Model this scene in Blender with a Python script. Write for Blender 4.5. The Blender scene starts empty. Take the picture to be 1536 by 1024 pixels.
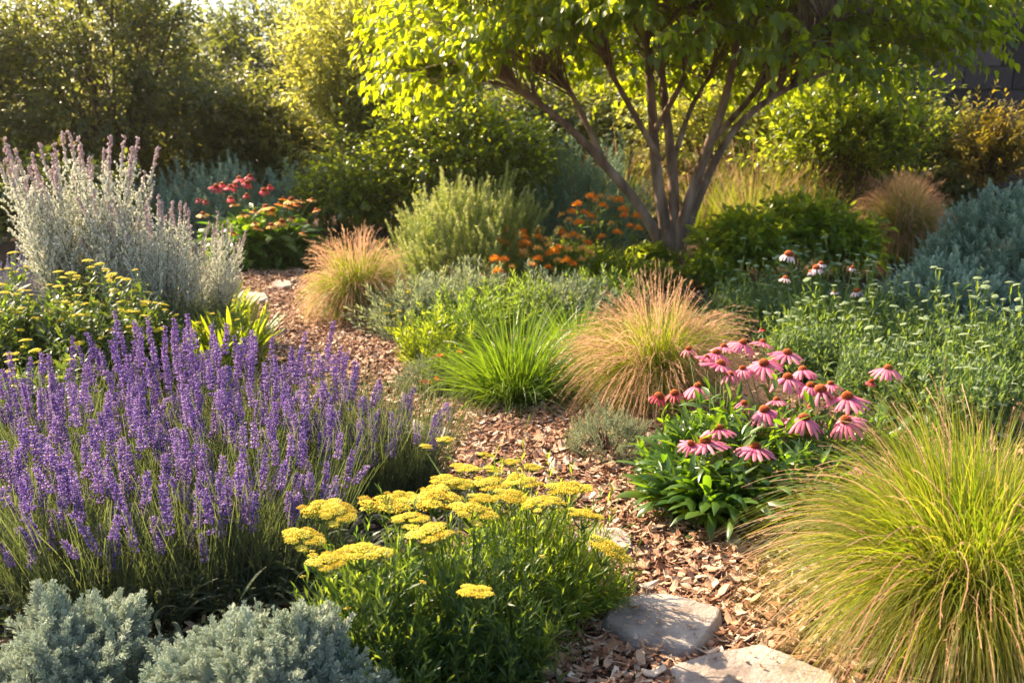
import bpy, math
import numpy as np
from math import radians as R, sin, cos, tan, atan, pi
from mathutils import Vector, Matrix, Euler

scene = bpy.context.scene
COL = scene.collection
rng = np.random.default_rng(11)

# ------------------------------------------------------------ camera
CAM_H, PITCH, FPX = 1.4, 12.7, 1475.0
cam_d = bpy.data.cameras.new('camera')
cam_d.sensor_width = 36.0
cam_d.lens = FPX / 1536 * 36
cam_d.clip_start = 0.05
cam_d.clip_end = 400
cam_d.dof.use_dof = True
cam_d.dof.focus_distance = 3.3
cam_d.dof.aperture_fstop = 4.2
cam = bpy.data.objects.new('camera', cam_d)
COL.objects.link(cam)
cam.location = (0, 0, CAM_H)
cam.rotation_euler = (R(90 - PITCH), 0, 0)
scene.camera = cam

# ------------------------------------------------------------ sky and sun
SUN_EL, SUN_AZ = 38.0, -54.0          # azimuth measured from +Y towards +X
world = bpy.data.worlds.new('World')
scene.world = world
world.use_nodes = True
wn = world.node_tree
sky = wn.nodes.new('ShaderNodeTexSky')
sky.sky_type = 'NISHITA'
sky.sun_disc = False
sky.sun_elevation = R(SUN_EL)
sky.sun_rotation = R(SUN_AZ)
sky.air_density = 1.0
sky.dust_density = 2.5
sky.ozone_density = 0.8
bg = wn.nodes['Background']
bg.inputs['Strength'].default_value = 0.095
wn.links.new(sky.outputs[0], bg.inputs[0])

sun_d = bpy.data.lights.new('sun', 'SUN')
sun_d.energy = 5.0
sun_d.angle = R(0.6)
sun_d.color = (1.0, 0.80, 0.54)
sun = bpy.data.objects.new('sun', sun_d)
COL.objects.link(sun)
_sd = Vector((sin(R(SUN_AZ)) * cos(R(SUN_EL)), cos(R(SUN_AZ)) * cos(R(SUN_EL)), sin(R(SUN_EL))))
sun.rotation_euler = _sd.to_track_quat('Z', 'Y').to_euler()
sun.location = (-8, 8, 12)

scene.view_settings.view_transform = 'Standard'
scene.view_settings.look = 'None'
scene.view_settings.gamma = 1
scene.view_settings.exposure = 1.9
scene.render.engine = 'CYCLES'
cy = scene.cycles
cy.max_bounces = 7
cy.diffuse_bounces = 4
cy.glossy_bounces = 2
cy.transmission_bounces = 5
cy.use_denoising = True
cy.caustics_reflective = False
cy.caustics_refractive = False


# ------------------------------------------------------------ pixel helpers (photo pixels, 1536 x 1024)
def ray(px, py):
    x, z, y = (px - 768) / FPX, -(py - 512) / FPX, 1.0
    c, s = cos(R(PITCH)), sin(R(PITCH))
    return x, y * c + z * s, -y * s + z * c


def G(px, py, z=0.0):
    """ground point under a photo pixel"""
    x, y, dz = ray(px, py)
    t = (z - CAM_H) / dz
    return x * t, y * t


def PD(px, py, Y):
    """point at depth Y under a photo pixel"""
    x, y, dz = ray(px, py)
    t = Y / y
    return np.array([x * t, Y, CAM_H + dz * t])


# ------------------------------------------------------------ mesh tools
class MB:
    """collects quads and triangles with two attributes (rnd, t) and links them as one mesh"""
    def __init__(s):
        s.v, s.q, s.t, s.r, s.tt, s.qm, s.tm, s.n = [], [], [], [], [], [], [], 0

    def add(s, v, q=None, t=None, rnd=0.5, tt=0.5, mat=0):
        v = np.asarray(v, float).reshape(-1, 3)
        k = len(v)
        s.v.append(v)
        s.r.append(np.broadcast_to(np.asarray(rnd, float), (k,)))
        s.tt.append(np.broadcast_to(np.asarray(tt, float), (k,)))
        if q is not None and len(q):
            s.q.append(np.asarray(q, int) + s.n); s.qm.append(np.full(len(q), mat))
        if t is not None and len(t):
            s.t.append(np.asarray(t, int) + s.n); s.tm.append(np.full(len(t), mat))
        s.n += k

    def inst(s, tpl, M, T, rnd=None, mat=0, tt=None):
        """tpl=(v,q,t,tt); M (n,3,3) whose columns are the local axes; T (n,3)"""
        v, q, t, t0 = tpl
        n, k = len(T), len(v)
        if n == 0:
            return
        V = np.einsum('nij,kj->nki', M, v) + T[:, None, :]
        off = (np.arange(n) * k)[:, None, None]
        Q = (q[None] + off).reshape(-1, 4) if len(q) else None
        TT = (t[None] + off).reshape(-1, 3) if len(t) else None
        if rnd is None:
            rnd = rng.random(n)
        s.add(V.reshape(-1, 3), Q, TT, np.repeat(rnd, k), np.tile(t0, n) if tt is None else np.repeat(tt, k), mat)

    def mesh(s, name, mats, smooth=True):
        me = bpy.data.meshes.new(name)
        v = np.concatenate(s.v)
        q = np.concatenate(s.q) if s.q else np.zeros((0, 4), int)
        t = np.concatenate(s.t) if s.t else np.zeros((0, 3), int)
        me.vertices.add(len(v)); me.vertices.foreach_set('co', v.ravel().astype(np.float32))
        me.loops.add(q.size + t.size)
        me.loops.foreach_set('vertex_index', np.concatenate([q.ravel(), t.ravel()]).astype(np.int32))
        nf = len(q) + len(t)
        me.polygons.add(nf)
        ls = np.concatenate([np.arange(len(q)) * 4, q.size + np.arange(len(t)) * 3])
        me.polygons.foreach_set('loop_start', ls.astype(np.int32))
        me.polygons.foreach_set('loop_total', np.concatenate([np.full(len(q), 4), np.full(len(t), 3)]).astype(np.int32))
        mi = np.concatenate((s.qm if s.q else []) + (s.tm if s.t else []))
        me.polygons.foreach_set('material_index', mi.astype(np.int32))
        me.polygons.foreach_set('use_smooth', np.full(nf, smooth))
        a = me.attributes.new('rnd', 'FLOAT', 'POINT'); a.data.foreach_set('value', np.concatenate(s.r).astype(np.float32))
        a = me.attributes.new('t', 'FLOAT', 'POINT'); a.data.foreach_set('value', np.concatenate(s.tt).astype(np.float32))
        for m in (mats if isinstance(mats, (list, tuple)) else [mats]):
            me.materials.append(m)
        me.update(calc_edges=True)
        return me

    def build(s, name, mats, parent=None, loc=(0, 0, 0), smooth=True):
        return place(name, s.mesh(name, mats, smooth), parent, loc)


def place(name, me, parent=None, loc=(0, 0, 0), rot=(0, 0, 0), sc=1.0):
    o = bpy.data.objects.new(name, me)
    COL.objects.link(o)
    o.location = loc; o.rotation_euler = rot
    o.scale = (sc, sc, sc) if np.isscalar(sc) else sc
    if parent is not None:
        o.parent = parent
    return o


def tag(o, label, cat, group=None):
    o['label'] = label; o['category'] = cat
    if group:
        o['group'] = group
    return o


def thing(name, label, cat, loc, group=None, rz=0.0):
    o = bpy.data.objects.new(name, None)
    o.empty_display_size = 0.1
    COL.objects.link(o)
    o.location = (loc[0], loc[1], loc[2] if len(loc) > 2 else 0.0)
    o.rotation_euler = (0, 0, rz)
    return tag(o, label, cat, group)


def norm(a):
    return a / np.maximum(np.linalg.norm(a, axis=-1, keepdims=True), 1e-9)


def frames(d, scale=1.0, roll=0.0, ref=(0, 0, 1.0)):
    """matrices with local Y along d, local Z near ref; roll is a spread in radians"""
    d = norm(np.asarray(d, float)); n = len(d)
    ref = np.broadcast_to(np.asarray(ref, float), d.shape)
    x = np.cross(d, ref)
    bad = np.linalg.norm(x, axis=1) < 1e-3
    x[bad] = (1, 0, 0)
    x = norm(x); z = np.cross(x, d)
    if np.isscalar(roll):
        roll = rng.normal(0, roll, n) if roll else np.zeros(n)
    c, s = np.cos(roll)[:, None], np.sin(roll)[:, None]
    x2, z2 = x * c + z * s, z * c - x * s
    M = np.stack([x2, d, z2], axis=2)
    sc = np.asarray(scale, float)
    if sc.ndim == 0:
        return M * sc
    if sc.ndim == 1:
        return M * sc[:, None, None]
    return M * sc[:, None, :]


def tubegrid(S, sides, n):
    """quads of n tubes with S+1 rings"""
    i, j = np.meshgrid(np.arange(S), np.arange(sides), indexing='ij')
    a = i * sides + j; b = i * sides + (j + 1) % sides
    q = np.stack([a, b, b + sides, a + sides], -1).reshape(-1, 4)
    return (q[None] + (np.arange(n) * (S + 1) * sides)[:, None, None]).reshape(-1, 4)


def tube(mb, P, r, sides=3, rnd=None, mat=0):
    P = np.asarray(P, float)
    if P.ndim == 2:
        P = P[None]
    n, m, _ = P.shape
    r = np.broadcast_to(np.asarray(r, float), (n, m)) if np.ndim(r) != 1 or len(np.atleast_1d(r)) == m else np.broadcast_to(np.asarray(r)[:, None], (n, m))
    T = norm(np.gradient(P, axis=1))
    up = np.zeros_like(T); up[..., 0] = 1
    a = norm(np.cross(T, up) + 1e-6); b = np.cross(T, a)
    ang = np.arange(sides) * 2 * pi / sides
    V = P[:, :, None] + r[:, :, None, None] * (a[:, :, None] * np.cos(ang)[None, None, :, None] + b[:, :, None] * np.sin(ang)[None, None, :, None])
    if rnd is None:
        rnd = rng.random(n)
    tt = np.tile(np.repeat(np.linspace(0, 1, m), sides), n)
    mb.add(V.reshape(-1, 3), tubegrid(m - 1, sides, n), None, np.repeat(np.broadcast_to(rnd, (n,)), m * sides), tt, mat)


def arcs(base, az, tilt, droop, L, S, p=1.5, wig=0.0):
    """n curves from base, leaning tilt from vertical, bending by droop; -> (n,S+1,3)"""
    n = len(base)
    t = (np.arange(S) + 0.5) / S
    tl = tilt[:, None] + droop[:, None] * t[None] ** p
    az2 = az[:, None] + (rng.normal(0, wig, (n, 1)) * t[None] * 2 if wig else 0)
    if wig:
        tl = tl + np.cumsum(rng.normal(0, wig, (n, S)), 1) * 0.5
    d = np.stack([np.sin(tl) * np.cos(az2), np.sin(tl) * np.sin(az2), np.cos(tl)], -1) * (L / S)[:, None, None]
    return np.concatenate([base[:, None], base[:, None] + np.cumsum(d, 1)], 1)


def ribbon(mb, P, w, prof=None, rnd=None, mat=0, roll=0.6, fold=0.0, side=None):
    """flat (or folded) blades along curves P (n,m,3), width w (n,)"""
    n, m, _ = P.shape
    w = np.broadcast_to(np.asarray(w, float), (n,))
    t = np.linspace(0, 1, m)
    if prof is None:
        prof = (1 - t ** 2.2) * 0.95 + 0.05
    T = norm(np.gradient(P, axis=1))
    if side is None:
        h = P[:, -1] - P[:, 0]
        s0 = np.stack([-h[:, 1], h[:, 0], np.zeros(n)], -1)
        s0 = norm(s0 + 1e-6)
        nn = norm(np.cross(s0, norm(h)))
        rr = rng.normal(0, roll, n)[:, None]
        s0 = s0 * np.cos(rr) + nn * np.sin(rr)
    else:
        s0 = side
    sd = norm(s0[:, None] - T * np.sum(T * s0[:, None], -1, keepdims=True))
    W = (w[:, None] * prof[None])[..., None] * 0.5
    if rnd is None:
        rnd = rng.random(n)
    if fold:
        N = np.cross(sd, T)
        V = np.stack([P - sd * W + N * W * fold, P, P + sd * W + N * W * fold], 2)
        k = 3
    else:
        V = np.stack([P - sd * W, P + sd * W], 2)
        k = 2
    i, j = np.meshgrid(np.arange(m - 1), np.arange(k - 1), indexing='ij')
    a = (i * k + j).ravel()
    q = np.stack([a, a + 1, a + 1 + k, a + k], -1)
    Q = (q[None] + (np.arange(n) * m * k)[:, None, None]).reshape(-1, 4)
    mb.add(V.reshape(-1, 3), Q, None, np.repeat(rnd, m * k), np.tile(np.repeat(t, k), n), mat)


def leaf_tpl(w=0.42, segs=4, fold=0.18, curl=0.25, peak=0.4, pw=1.0):
    """leaf of length 1 along +Y, thin, folded at its midrib and curling down"""
    t = np.linspace(0, 1, segs + 1)
    prof = np.where(t < peak, np.sin(t / peak * pi / 2) ** 0.8, np.cos((t - peak) / (1 - peak) * pi / 2) ** pw)
    prof = np.maximum(prof, 0.04) * w * 0.5
    y = np.sin(t * curl * 1.6) / (curl * 1.6) if curl else t
    z = -(1 - np.cos(t * curl * 2.0)) / 2.0 * 1.4
    v = []
    for k in range(segs + 1):
        v += [(-prof[k], y[k], z[k] + prof[k] * fold * 2), (0, y[k], z[k]), (prof[k], y[k], z[k] + prof[k] * fold * 2)]
    q = []
    for k in range(segs):
        a = k * 3
        q += [(a, a + 1, a + 4, a + 3), (a + 1, a + 2, a + 5, a + 4)]
    return np.array(v, float), np.array(q), np.zeros((0, 3), int), np.repeat(t, 3)


OCT = (np.array([(1, 0, 0), (0, 1, 0), (-1, 0, 0), (0, -1, 0), (0, 0, 1), (0, 0, -1)], float), np.zeros((0, 4), int),
       np.array([(0, 1, 4), (1, 2, 4), (2, 3, 4), (3, 0, 4), (1, 0, 5), (2, 1, 5), (3, 2, 5), (0, 3, 5)]), np.array([.5, .5, .5, .5, 1, 0]))


def dome_tpl(seg=7, rings=3, zs=0.8):
    v = []; q = []; t = []; tt = []
    for i in range(rings):
        a = pi / 2 * i / rings
        for j in range(seg):
            b = 2 * pi * j / seg
            v.append((cos(a) * cos(b), cos(a) * sin(b), sin(a) * zs)); tt.append(i / rings)
    v.append((0, 0, zs)); tt.append(1)
    for i in range(rings - 1):
        for j in range(seg):
            q.append((i * seg + j, i * seg + (j + 1) % seg, (i + 1) * seg + (j + 1) % seg, (i + 1) * seg + j))
    for j in range(seg):
        t.append(((rings - 1) * seg + j, (rings - 1) * seg + (j + 1) % seg, rings * seg))
    return np.array(v, float), np.array(q), np.array(t), np.array(tt, float)


DOME = dome_tpl(6, 2, 0.9)


def rand_sph(n, zmin=-0.1):
    z = rng.uniform(zmin, 1, n); a = rng.uniform(0, 2 * pi, n); s = np.sqrt(np.maximum(0, 1 - z * z))
    return np.stack([s * np.cos(a), s * np.sin(a), z], -1)


def lumps(u, k=7, amp=0.1, seed=None):
    g = np.random.default_rng(seed if seed is not None else int(rng.integers(1 << 30)))
    out = np.ones(len(u))
    for i in range(k):
        c = norm(g.normal(0, 1, 3)); f = g.uniform(2.5, 6)
        out += amp * np.cos(f * (u @ c) * 2 + g.uniform(0, 6)) / math.sqrt(k) * 1.5
    return out


# ------------------------------------------------------------ materials
def newmat(name):
    m = bpy.data.materials.new(name); m.use_nodes = True
    nt = m.node_tree; nt.nodes.clear()
    return m, nt, nt.nodes.new, nt.links.new


def ramp(nt, stops, interp='LINEAR'):
    r = nt.nodes.new('ShaderNodeValToRGB'); r.color_ramp.interpolation = interp
    e = r.color_ramp.elements
    while len(e) > 1:
        e.remove(e[-1])
    e[0].position = stops[0][0]; e[0].color = (*stops[0][1], 1)
    for p, c in stops[1:]:
        x = e.new(p); x.color = (*c, 1)
    return r


def leafmat(name, cols, trans=None, tf=0.42, rough=0.5, spec=0.35, tip=None, tip_at=(0.6, 1.0), tipt=None, noise=0.0):
    """plant tissue: colour varies from piece to piece; tip = colour reached towards the end; translucent when tf > 0"""
    m, nt, N, L = newmat(name)
    out = N('ShaderNodeOutputMaterial')
    at = N('ShaderNodeAttribute'); at.attribute_name = 'rnd'
    if isinstance(cols[0], (int, float)):
        cols = [cols, tuple(c * 1.5 for c in cols)]
    cr = ramp(nt, [(i / max(1, len(cols) - 1), c) for i, c in enumerate(cols)])
    L(at.outputs['Fac'], cr.inputs[0])
    col = cr.outputs[0]
    tcol = None
    if trans is None:
        trans = [tuple(min(1, c * k) for c, k in zip(x, (3.2, 2.7, 1.2))) for x in cols]
    elif isinstance(trans[0], (int, float)):
        trans = [trans, trans]
    tr = ramp(nt, [(i / max(1, len(trans) - 1), c) for i, c in enumerate(trans)])
    L(at.outputs['Fac'], tr.inputs[0]); tcol = tr.outputs[0]
    if tip is not None:
        a2 = N('ShaderNodeAttribute'); a2.attribute_name = 't'
        mr = N('ShaderNodeMapRange'); mr.inputs[1].default_value = tip_at[0]; mr.inputs[2].default_value = tip_at[1]
        L(a2.outputs['Fac'], mr.inputs[0])
        mx = N('ShaderNodeMix'); mx.data_type = 'RGBA'
        L(mr.outputs[0], mx.inputs[0]); L(col, mx.inputs[6]); mx.inputs[7].default_value = (*tip, 1)
        col = mx.outputs[2]
        mx2 = N('ShaderNodeMix'); mx2.data_type = 'RGBA'
        L(mr.outputs[0], mx2.inputs[0]); L(tcol, mx2.inputs[6]); mx2.inputs[7].default_value = (*(tipt or tip), 1)
        tcol = mx2.outputs[2]
    if noise:
        tc = N('ShaderNodeTexCoord'); nz = N('ShaderNodeTexNoise'); nz.inputs['Scale'].default_value = 3.5; nz.inputs['Detail'].default_value = 3
        L(tc.outputs['Object'], nz.inputs['Vector'])
        hs = N('ShaderNodeHueSaturation')
        m2 = N('ShaderNodeMapRange'); m2.inputs[1].default_value = 0.3; m2.inputs[2].default_value = 0.7
        m2.inputs[3].default_value = 1 - noise; m2.inputs[4].default_value = 1 + noise
        L(nz.outputs[0], m2.inputs[0]); L(m2.outputs[0], hs.inputs['Value']); L(col, hs.inputs['Color'])
        col = hs.outputs[0]
    p = N('ShaderNodeBsdfPrincipled')
    L(col, p.inputs['Base Color']); p.inputs['Roughness'].default_value = rough; p.inputs['Specular IOR Level'].default_value = spec
    if tf > 0:
        tl = N('ShaderNodeBsdfTranslucent'); L(tcol, tl.inputs['Color'])
        ms = N('ShaderNodeMixShader'); ms.inputs[0].default_value = tf
        L(p.outputs[0], ms.inputs[1]); L(tl.outputs[0], ms.inputs[2]); L(ms.outputs[0], out.inputs[0])
    else:
        L(p.outputs[0], out.inputs[0])
    return m


def roughmat(name, stops, scale=8, rough=0.9, bump=0.3, bscale=40, detail=6, use_rnd=False, dist=0.01, stretch=None):
    m, nt, N, L = newmat(name)
    out = N('ShaderNodeOutputMaterial'); p = N('ShaderNodeBsdfPrincipled')
    tc = N('ShaderNodeTexCoord'); src = tc.outputs['Object']
    if stretch:
        mp = N('ShaderNodeMapping'); mp.inputs['Scale'].default_value = stretch; L(src, mp.inputs[0]); src = mp.outputs[0]
    nz = N('ShaderNodeTexNoise'); nz.inputs['Scale'].default_value = scale; nz.inputs['Detail'].default_value = detail
    L(src, nz.inputs['Vector'])
    f = nz.outputs[0]
    if use_rnd:
        at = N('ShaderNodeAttribute'); at.attribute_name = 'rnd'
        ma = N('ShaderNodeMath'); ma.operation = 'MULTIPLY_ADD'; ma.inputs[1].default_value = 0.3; L(f, ma.inputs[0])
        m3 = N('ShaderNodeMath'); m3.operation = 'MULTIPLY_ADD'; m3.inputs[1].default_value = 0.9; m3.inputs[2].default_value = -0.1
        L(at.outputs['Fac'], m3.inputs[0]); L(m3.outputs[0], ma.inputs[2]); f = ma.outputs[0]
    cr = ramp(nt, stops); L(f, cr.inputs[0]); L(cr.outputs[0], p.inputs['Base Color'])
    p.inputs['Roughness'].default_value = rough; p.inputs['Specular IOR Level'].default_value = 0.25
    n2 = N('ShaderNodeTexNoise'); n2.inputs['Scale'].default_value = bscale; n2.inputs['Detail'].default_value = 8
    L(src, n2.inputs['Vector'])
    b = N('ShaderNodeBump'); b.inputs['Strength'].default_value = bump; b.inputs['Distance'].default_value = dist
    L(n2.outputs[0], b.inputs['Height']); L(b.outputs[0], p.inputs['Normal'])
    L(p.outputs[0], out.inputs[0])
    return m

SOIL = roughmat('soil', [(0.3, (0.035, 0.020, 0.012)), (0.55, (0.08, 0.045, 0.027)), (0.75, (0.14, 0.085, 0.055))], 14, 0.95, 0.8, 60, dist=0.03)
PATHM = roughmat('path_litter', [(0.3, (0.07, 0.03, 0.018)), (0.5, (0.17, 0.075, 0.045)), (0.7, (0.30, 0.16, 0.10))], 45, 0.95, 1.0, 90, dist=0.02)
CHIP = roughmat('bark_chip', [(0.0, (0.085, 0.036, 0.02)), (0.3, (0.22, 0.10, 0.052)), (0.55, (0.35, 0.20, 0.12)), (0.8, (0.50, 0.36, 0.25)), (1.0, (0.62, 0.50, 0.39))], 30, 0.8, 0.6, 150, use_rnd=True, dist=0.004, stretch=(1, 1, 1))
STONE = roughmat('sandstone', [(0.28, (0.11, 0.085, 0.07)), (0.42, (0.23, 0.185, 0.16)), (0.55, (0.29, 0.245, 0.215)), (0.72, (0.37, 0.325, 0.29))], 9, 0.88, 0.8, 70, 12, dist=0.010)
WALLM = roughmat('wall_block', [(0.2, (0.05, 0.044, 0.048)), (0.8, (0.115, 0.10, 0.108))], 6, 0.9, 0.7, 30, use_rnd=True, dist=0.02)
MORTAR = roughmat('mortar', [(0.2, (0.05, 0.045, 0.045)), (0.8, (0.09, 0.08, 0.08))], 20, 0.95, 0.4, 60)
BARK = roughmat('maple_bark', [(0.3, (0.09, 0.058, 0.042)), (0.5, (0.23, 0.15, 0.11)), (0.7, (0.38, 0.28, 0.22))], 9, 0.85, 1.0, 22, dist=0.02, stretch=(1, 1, 0.25))
TWIG = roughmat('twig_bark', [(0.3, (0.05, 0.035, 0.025)), (0.7, (0.12, 0.085, 0.06))], 10, 0.9, 0.3, 40)

# ------------------------------------------------------------ ground
def build_ground():
    u = np.linspace(-1, 1, 241)
    gx = np.sinh(u * 4.6) / np.sinh(4.6) * 110
    gy = np.sinh(u * 4.6) / np.sinh(4.6) * 110 + 4.5
    X, Y = np.meshgrid(gx, gy, indexing='ij')
    Z = 0.012 * (np.sin(X * 3.1 + 1) * np.cos(Y * 2.7) + np.sin(X * 7.3 + Y * 5.1) * 0.6) - 0.02
    far = np.clip((np.hypot(X, Y - 4) - 14) / 20, 0, 1)
    Z = Z * (1 - far) - 0.02 * far
    n = len(u)
    i, j = np.meshgrid(np.arange(n - 1), np.arange(n - 1), indexing='ij')
    a = (i * n + j).ravel()
    mb = MB(); mb.add(np.stack([X, Y, Z], -1).reshape(-1, 3), np.stack([a, a + n, a + n + 1, a + 1], -1))
    o = mb.build('ground', SOIL); o['kind'] = 'structure'


# path edges as photo pixels: (py, left px, right px)
EDGE = [(1180, 800, 1900), (1024, 850, 1560), (960, 880, 1440), (900, 890, 1330), (850, 850, 1250), (800, 800, 1180), (740, 760, 1060), (690, 640, 980), (650, 560, 930),
        (620, 500, 860), (580, 430, 720), (540, 400, 640), (500, 385, 560), (460, 365, 470), (430, 345, 440), (408, 300, 440), (398, 220, 430)]
_ey = np.array([G(0 + 768, e[0])[1] for e in EDGE])
_el = np.array([G(e[1], e[0])[0] for e in EDGE])
_er = np.array([G(e[2], e[0])[0] for e in EDGE])


def path_lr(y):
    return np.interp(y, _ey, _el), np.interp(y, _ey, _er)


def build_path():
    ys = np.linspace(_ey[0], _ey[-1], 90)
    l, r = path_lr(ys)
    l = l - 0.05 + 0.03 * np.sin(ys * 5); r = r + 0.05 + 0.03 * np.sin(ys * 6.3)
    K = 13
    f = np.linspace(0, 1, K)
    X = l[:, None] * (1 - f) + r[:, None] * f
    Y = np.repeat(ys[:, None], K, 1)
    Z = 0.008 + 0.006 * np.sin(X * 9) * np.sin(Y * 8) - 0.03 * (np.abs(f - .5) * 2)[None] ** 6
    i, j = np.meshgrid(np.arange(len(ys) - 1), np.arange(K - 1), indexing='ij')
    a = (i * K + j).ravel()
    mb = MB(); mb.add(np.stack([X, Y, Z], -1).reshape(-1, 3), np.stack([a, a + 1, a + K + 1, a + K], -1))
    o = mb.build('garden_path', PATHM); o['kind'] = 'structure'


def chip_tpl(seed):
    g = np.random.default_rng(seed)
    k = 7
    ang = np.sort(np.arange(k) * 2 * pi / k + g.uniform(-.35, .35, k))
    rad = g.uniform(0.75, 1.1, k)
    xy = np.stack([np.cos(ang) * rad * 0.5 * g.uniform(.26, .5), np.sin(ang) * rad * 0.5], -1)
    bend = g.uniform(-1.3, 1.3)
    z = bend * xy[:, 1] ** 2 + g.uniform(-.04, .04, k)
    top = np.concatenate([xy, z[:, None] + .022], 1)
    bot = np.concatenate([xy * 1.06, z[:, None] - .022], 1)
    c1 = np.array([[0, 0, .04]]); c2 = np.array([[0, 0, -.02]])
    v = np.concatenate([top, bot, c1, c2])
    t = []; q = []
    for i in range(k):
        j = (i + 1) % k
        t += [(i, j, 2 * k), (k + j, k + i, 2 * k + 1)]
        q.append((k + i, k + j, j, i))
    return v, np.array(q), np.array(t), np.full(len(v), .5)


def build_chips():
    n = 330000
    x = rng.uniform(-3.6, 3.6, n); y = rng.uniform(1.7, 11.5, n)
    l, r = path_lr(y)
    ins = (x > l - .1) & (x < r + .1)
    dist = np.maximum(l - x, x - r)
    pr = np.where(ins, 1.0, np.clip(0.5 - dist * 0.5, 0.06, 1))
    pr *= np.where(y > 6.5, 0.6, 1.0)
    pr *= (y < 8.5) | ins
    for c, rad in STONE_DISKS:
        pr *= np.hypot(x - c[0], (y - c[1])) > rad
    k = rng.random(n) < pr
    x, y = x[k], y[k]; n = len(x)
    mb = MB()
    sel = rng.integers(0, 6, n)
    size = rng.gamma(4.0, 0.0085, n).clip(0.012, 0.080)
    az = rng.normal(0.3, 1.1, n)
    tl = rng.normal(0, 0.22, n)
    d = np.stack([np.cos(az) * np.cos(tl), np.sin(az) * np.cos(tl), np.sin(tl)], -1)
    z = rng.uniform(0.008, 0.032, n) + np.abs(np.sin(tl)) * size * .4
    T = np.stack([x, y, z], -1)
    M = frames(d, size, roll=0.38)
    w = rng.beta(1.6, 1.5, n)
    for s in range(6):
        i = sel == s
        mb.inst(chip_tpl(s + 3), M[i], T[i], w[i])
    # a few chips kicked onto the stones
    for c, rad in STONE_DISKS[:9]:
        k = 5
        aa = rng.uniform(0, 6.28, k); q = rad * rng.uniform(.3, 1.0, k)
        T = np.stack([c[0] + np.cos(aa) * q, c[1] + np.sin(aa) * q, np.full(k, .056)], -1)
        az = rng.uniform(0, 6.28, k)
        mb.inst(chip_tpl(5), frames(np.stack([np.cos(az), np.sin(az), rng.normal(0, .05, k)], -1), rng.uniform(.010, .028, k), roll=.1), T)
    # fine shreds between the chips
    m = 16000
    x = rng.uniform(-1.8, 2.4, m * 3); y = rng.uniform(1.8, 5.5, m * 3); l, r = path_lr(y)
    k = (x > l - .2) & (x < r + .3)
    x, y = x[k][:m], y[k][:m]; m = len(x)
    B = np.stack([x, y, rng.uniform(.012, .04, m)], -1)
    P = arcs(B, rng.uniform(0, 2 * pi, m), np.full(m, 1.55), rng.normal(0, .3, m), rng.uniform(.015, .05, m), 2, wig=.3)
    ribbon(mb, P, rng.uniform(.0015, .004, m), np.ones(3), rng.random(m) * .8, roll=1.2)
    o = mb.build('bark_mulch', CHIP, smooth=False); o['kind'] = 'stuff'
    o['label'] = 'loose brown bark chips covering the winding path'


STONE_DISKS = []


def stone(poly, label, top=0.05, th=0.075, z=None):
    P = np.array([G(a, b, top) for a, b in poly])
    c = P.mean(0); P = P - c
    # subdivide outline with small chips
    Q = []
    for i in range(len(P)):
        a, b = P[i], P[(i + 1) % len(P)]
        L = np.linalg.norm(b - a); k = max(2, int(L / 0.016))
        e = (b - a) / L; nrm = np.array([e[1], -e[0]])
        for s in range(k):
            f = s / k
            p = a + (b - a) * f
            round_ = 0.0 if 0 < s < k else -0.004
            Q.append(p * (1 + round_ / max(np.linalg.norm(p), .05)) + nrm * rng.normal(0, .0012))
    Q = np.array(Q); m = len(Q)
    sc = np.abs(Q).max()
    rings = [(1.005, top - th), (1.03, top - th * .45), (1.0, top - .012), (.975, top - .003), (.93, top), (.7, top), (.45, top), (.2, top)]
    V = []
    for k, (f, z_) in enumerate(rings):
        r = Q * (f if k > 3 else 1) + (0 if k > 3 else (f - 1)) * Q / np.linalg.norm(Q, axis=1, keepdims=True) * 0.25
        zz = z_ + 0.0022 * np.sin(r[:, 0] * 31 + r[:, 1] * 17) * np.cos(r[:, 1] * 26 - r[:, 0] * 9) * (k > 1) + (rng.normal(0, .0010, m) if k in (1, 2) else 0)
        V.append(np.concatenate([r, zz[:, None]], 1))
    V.append(np.array([[0, 0, top]]))
    V = np.concatenate(V)
    q = []; t = []
    for k in range(len(rings) - 1):
        for i in range(m):
            j = (i + 1) % m
            q.append((k * m + i, k * m + j, (k + 1) * m + j, (k + 1) * m + i))
    k = len(rings) - 1
    for i in range(m):
        t.append((k * m + i, k * m + (i + 1) % m, (k + 1) * m))
    mb = MB(); mb.add(V, q, t)
    o = mb.build('stepping_stone', STONE, loc=(c[0], c[1], 0), smooth=False)
    tag(o, label, 'stepping stone', 'flat stones set in the mulch path')
    rr = min(np.ptp(P[:, 0]), np.ptp(P[:, 1])) * .42
    for f in (-1, 0, 1):
        STONE_DISKS.append(((c[0] + f * max(0, np.ptp(P[:, 0]) / 2 - rr) * .8, c[1]), rr))


build_ground(); build_path()
stone([(908, 912), (935, 893), (985, 885), (1050, 899), (1082, 909), (1079, 926), (1048, 969), (1003, 966), (940, 948), (905, 932)], 'broad flat stone beside the yellow flowers, dappled with their shadow')
stone([(1004, 994), (1072, 975), (1138, 962), (1200, 985), (1256, 1010), (1262, 1026), (1250, 1060), (1100, 1075), (1025, 1040)], 'large flat stone cut by the bottom edge of the photo, nearest to the viewer')
stone([(862, 800), (888, 788), (930, 790), (945, 799), (950, 817), (918, 828), (875, 824)], 'small flat stone half hidden behind the drooping yellow flower head')
stone([(596, 634), (612, 626), (634, 630), (640, 642), (625, 652), (600, 650)], 'pale flat stone seen between the lavender tips, left of its neighbour')
stone([(645, 641), (668, 638), (678, 648), (662, 656), (648, 654)], 'pale little stone just right of another behind the lavender tips')
stone([(352, 446), (372, 437), (397, 438), (404, 446), (385, 453), (360, 453)], 'grey flat stone on the far bend of the path, nearer of two')
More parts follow.
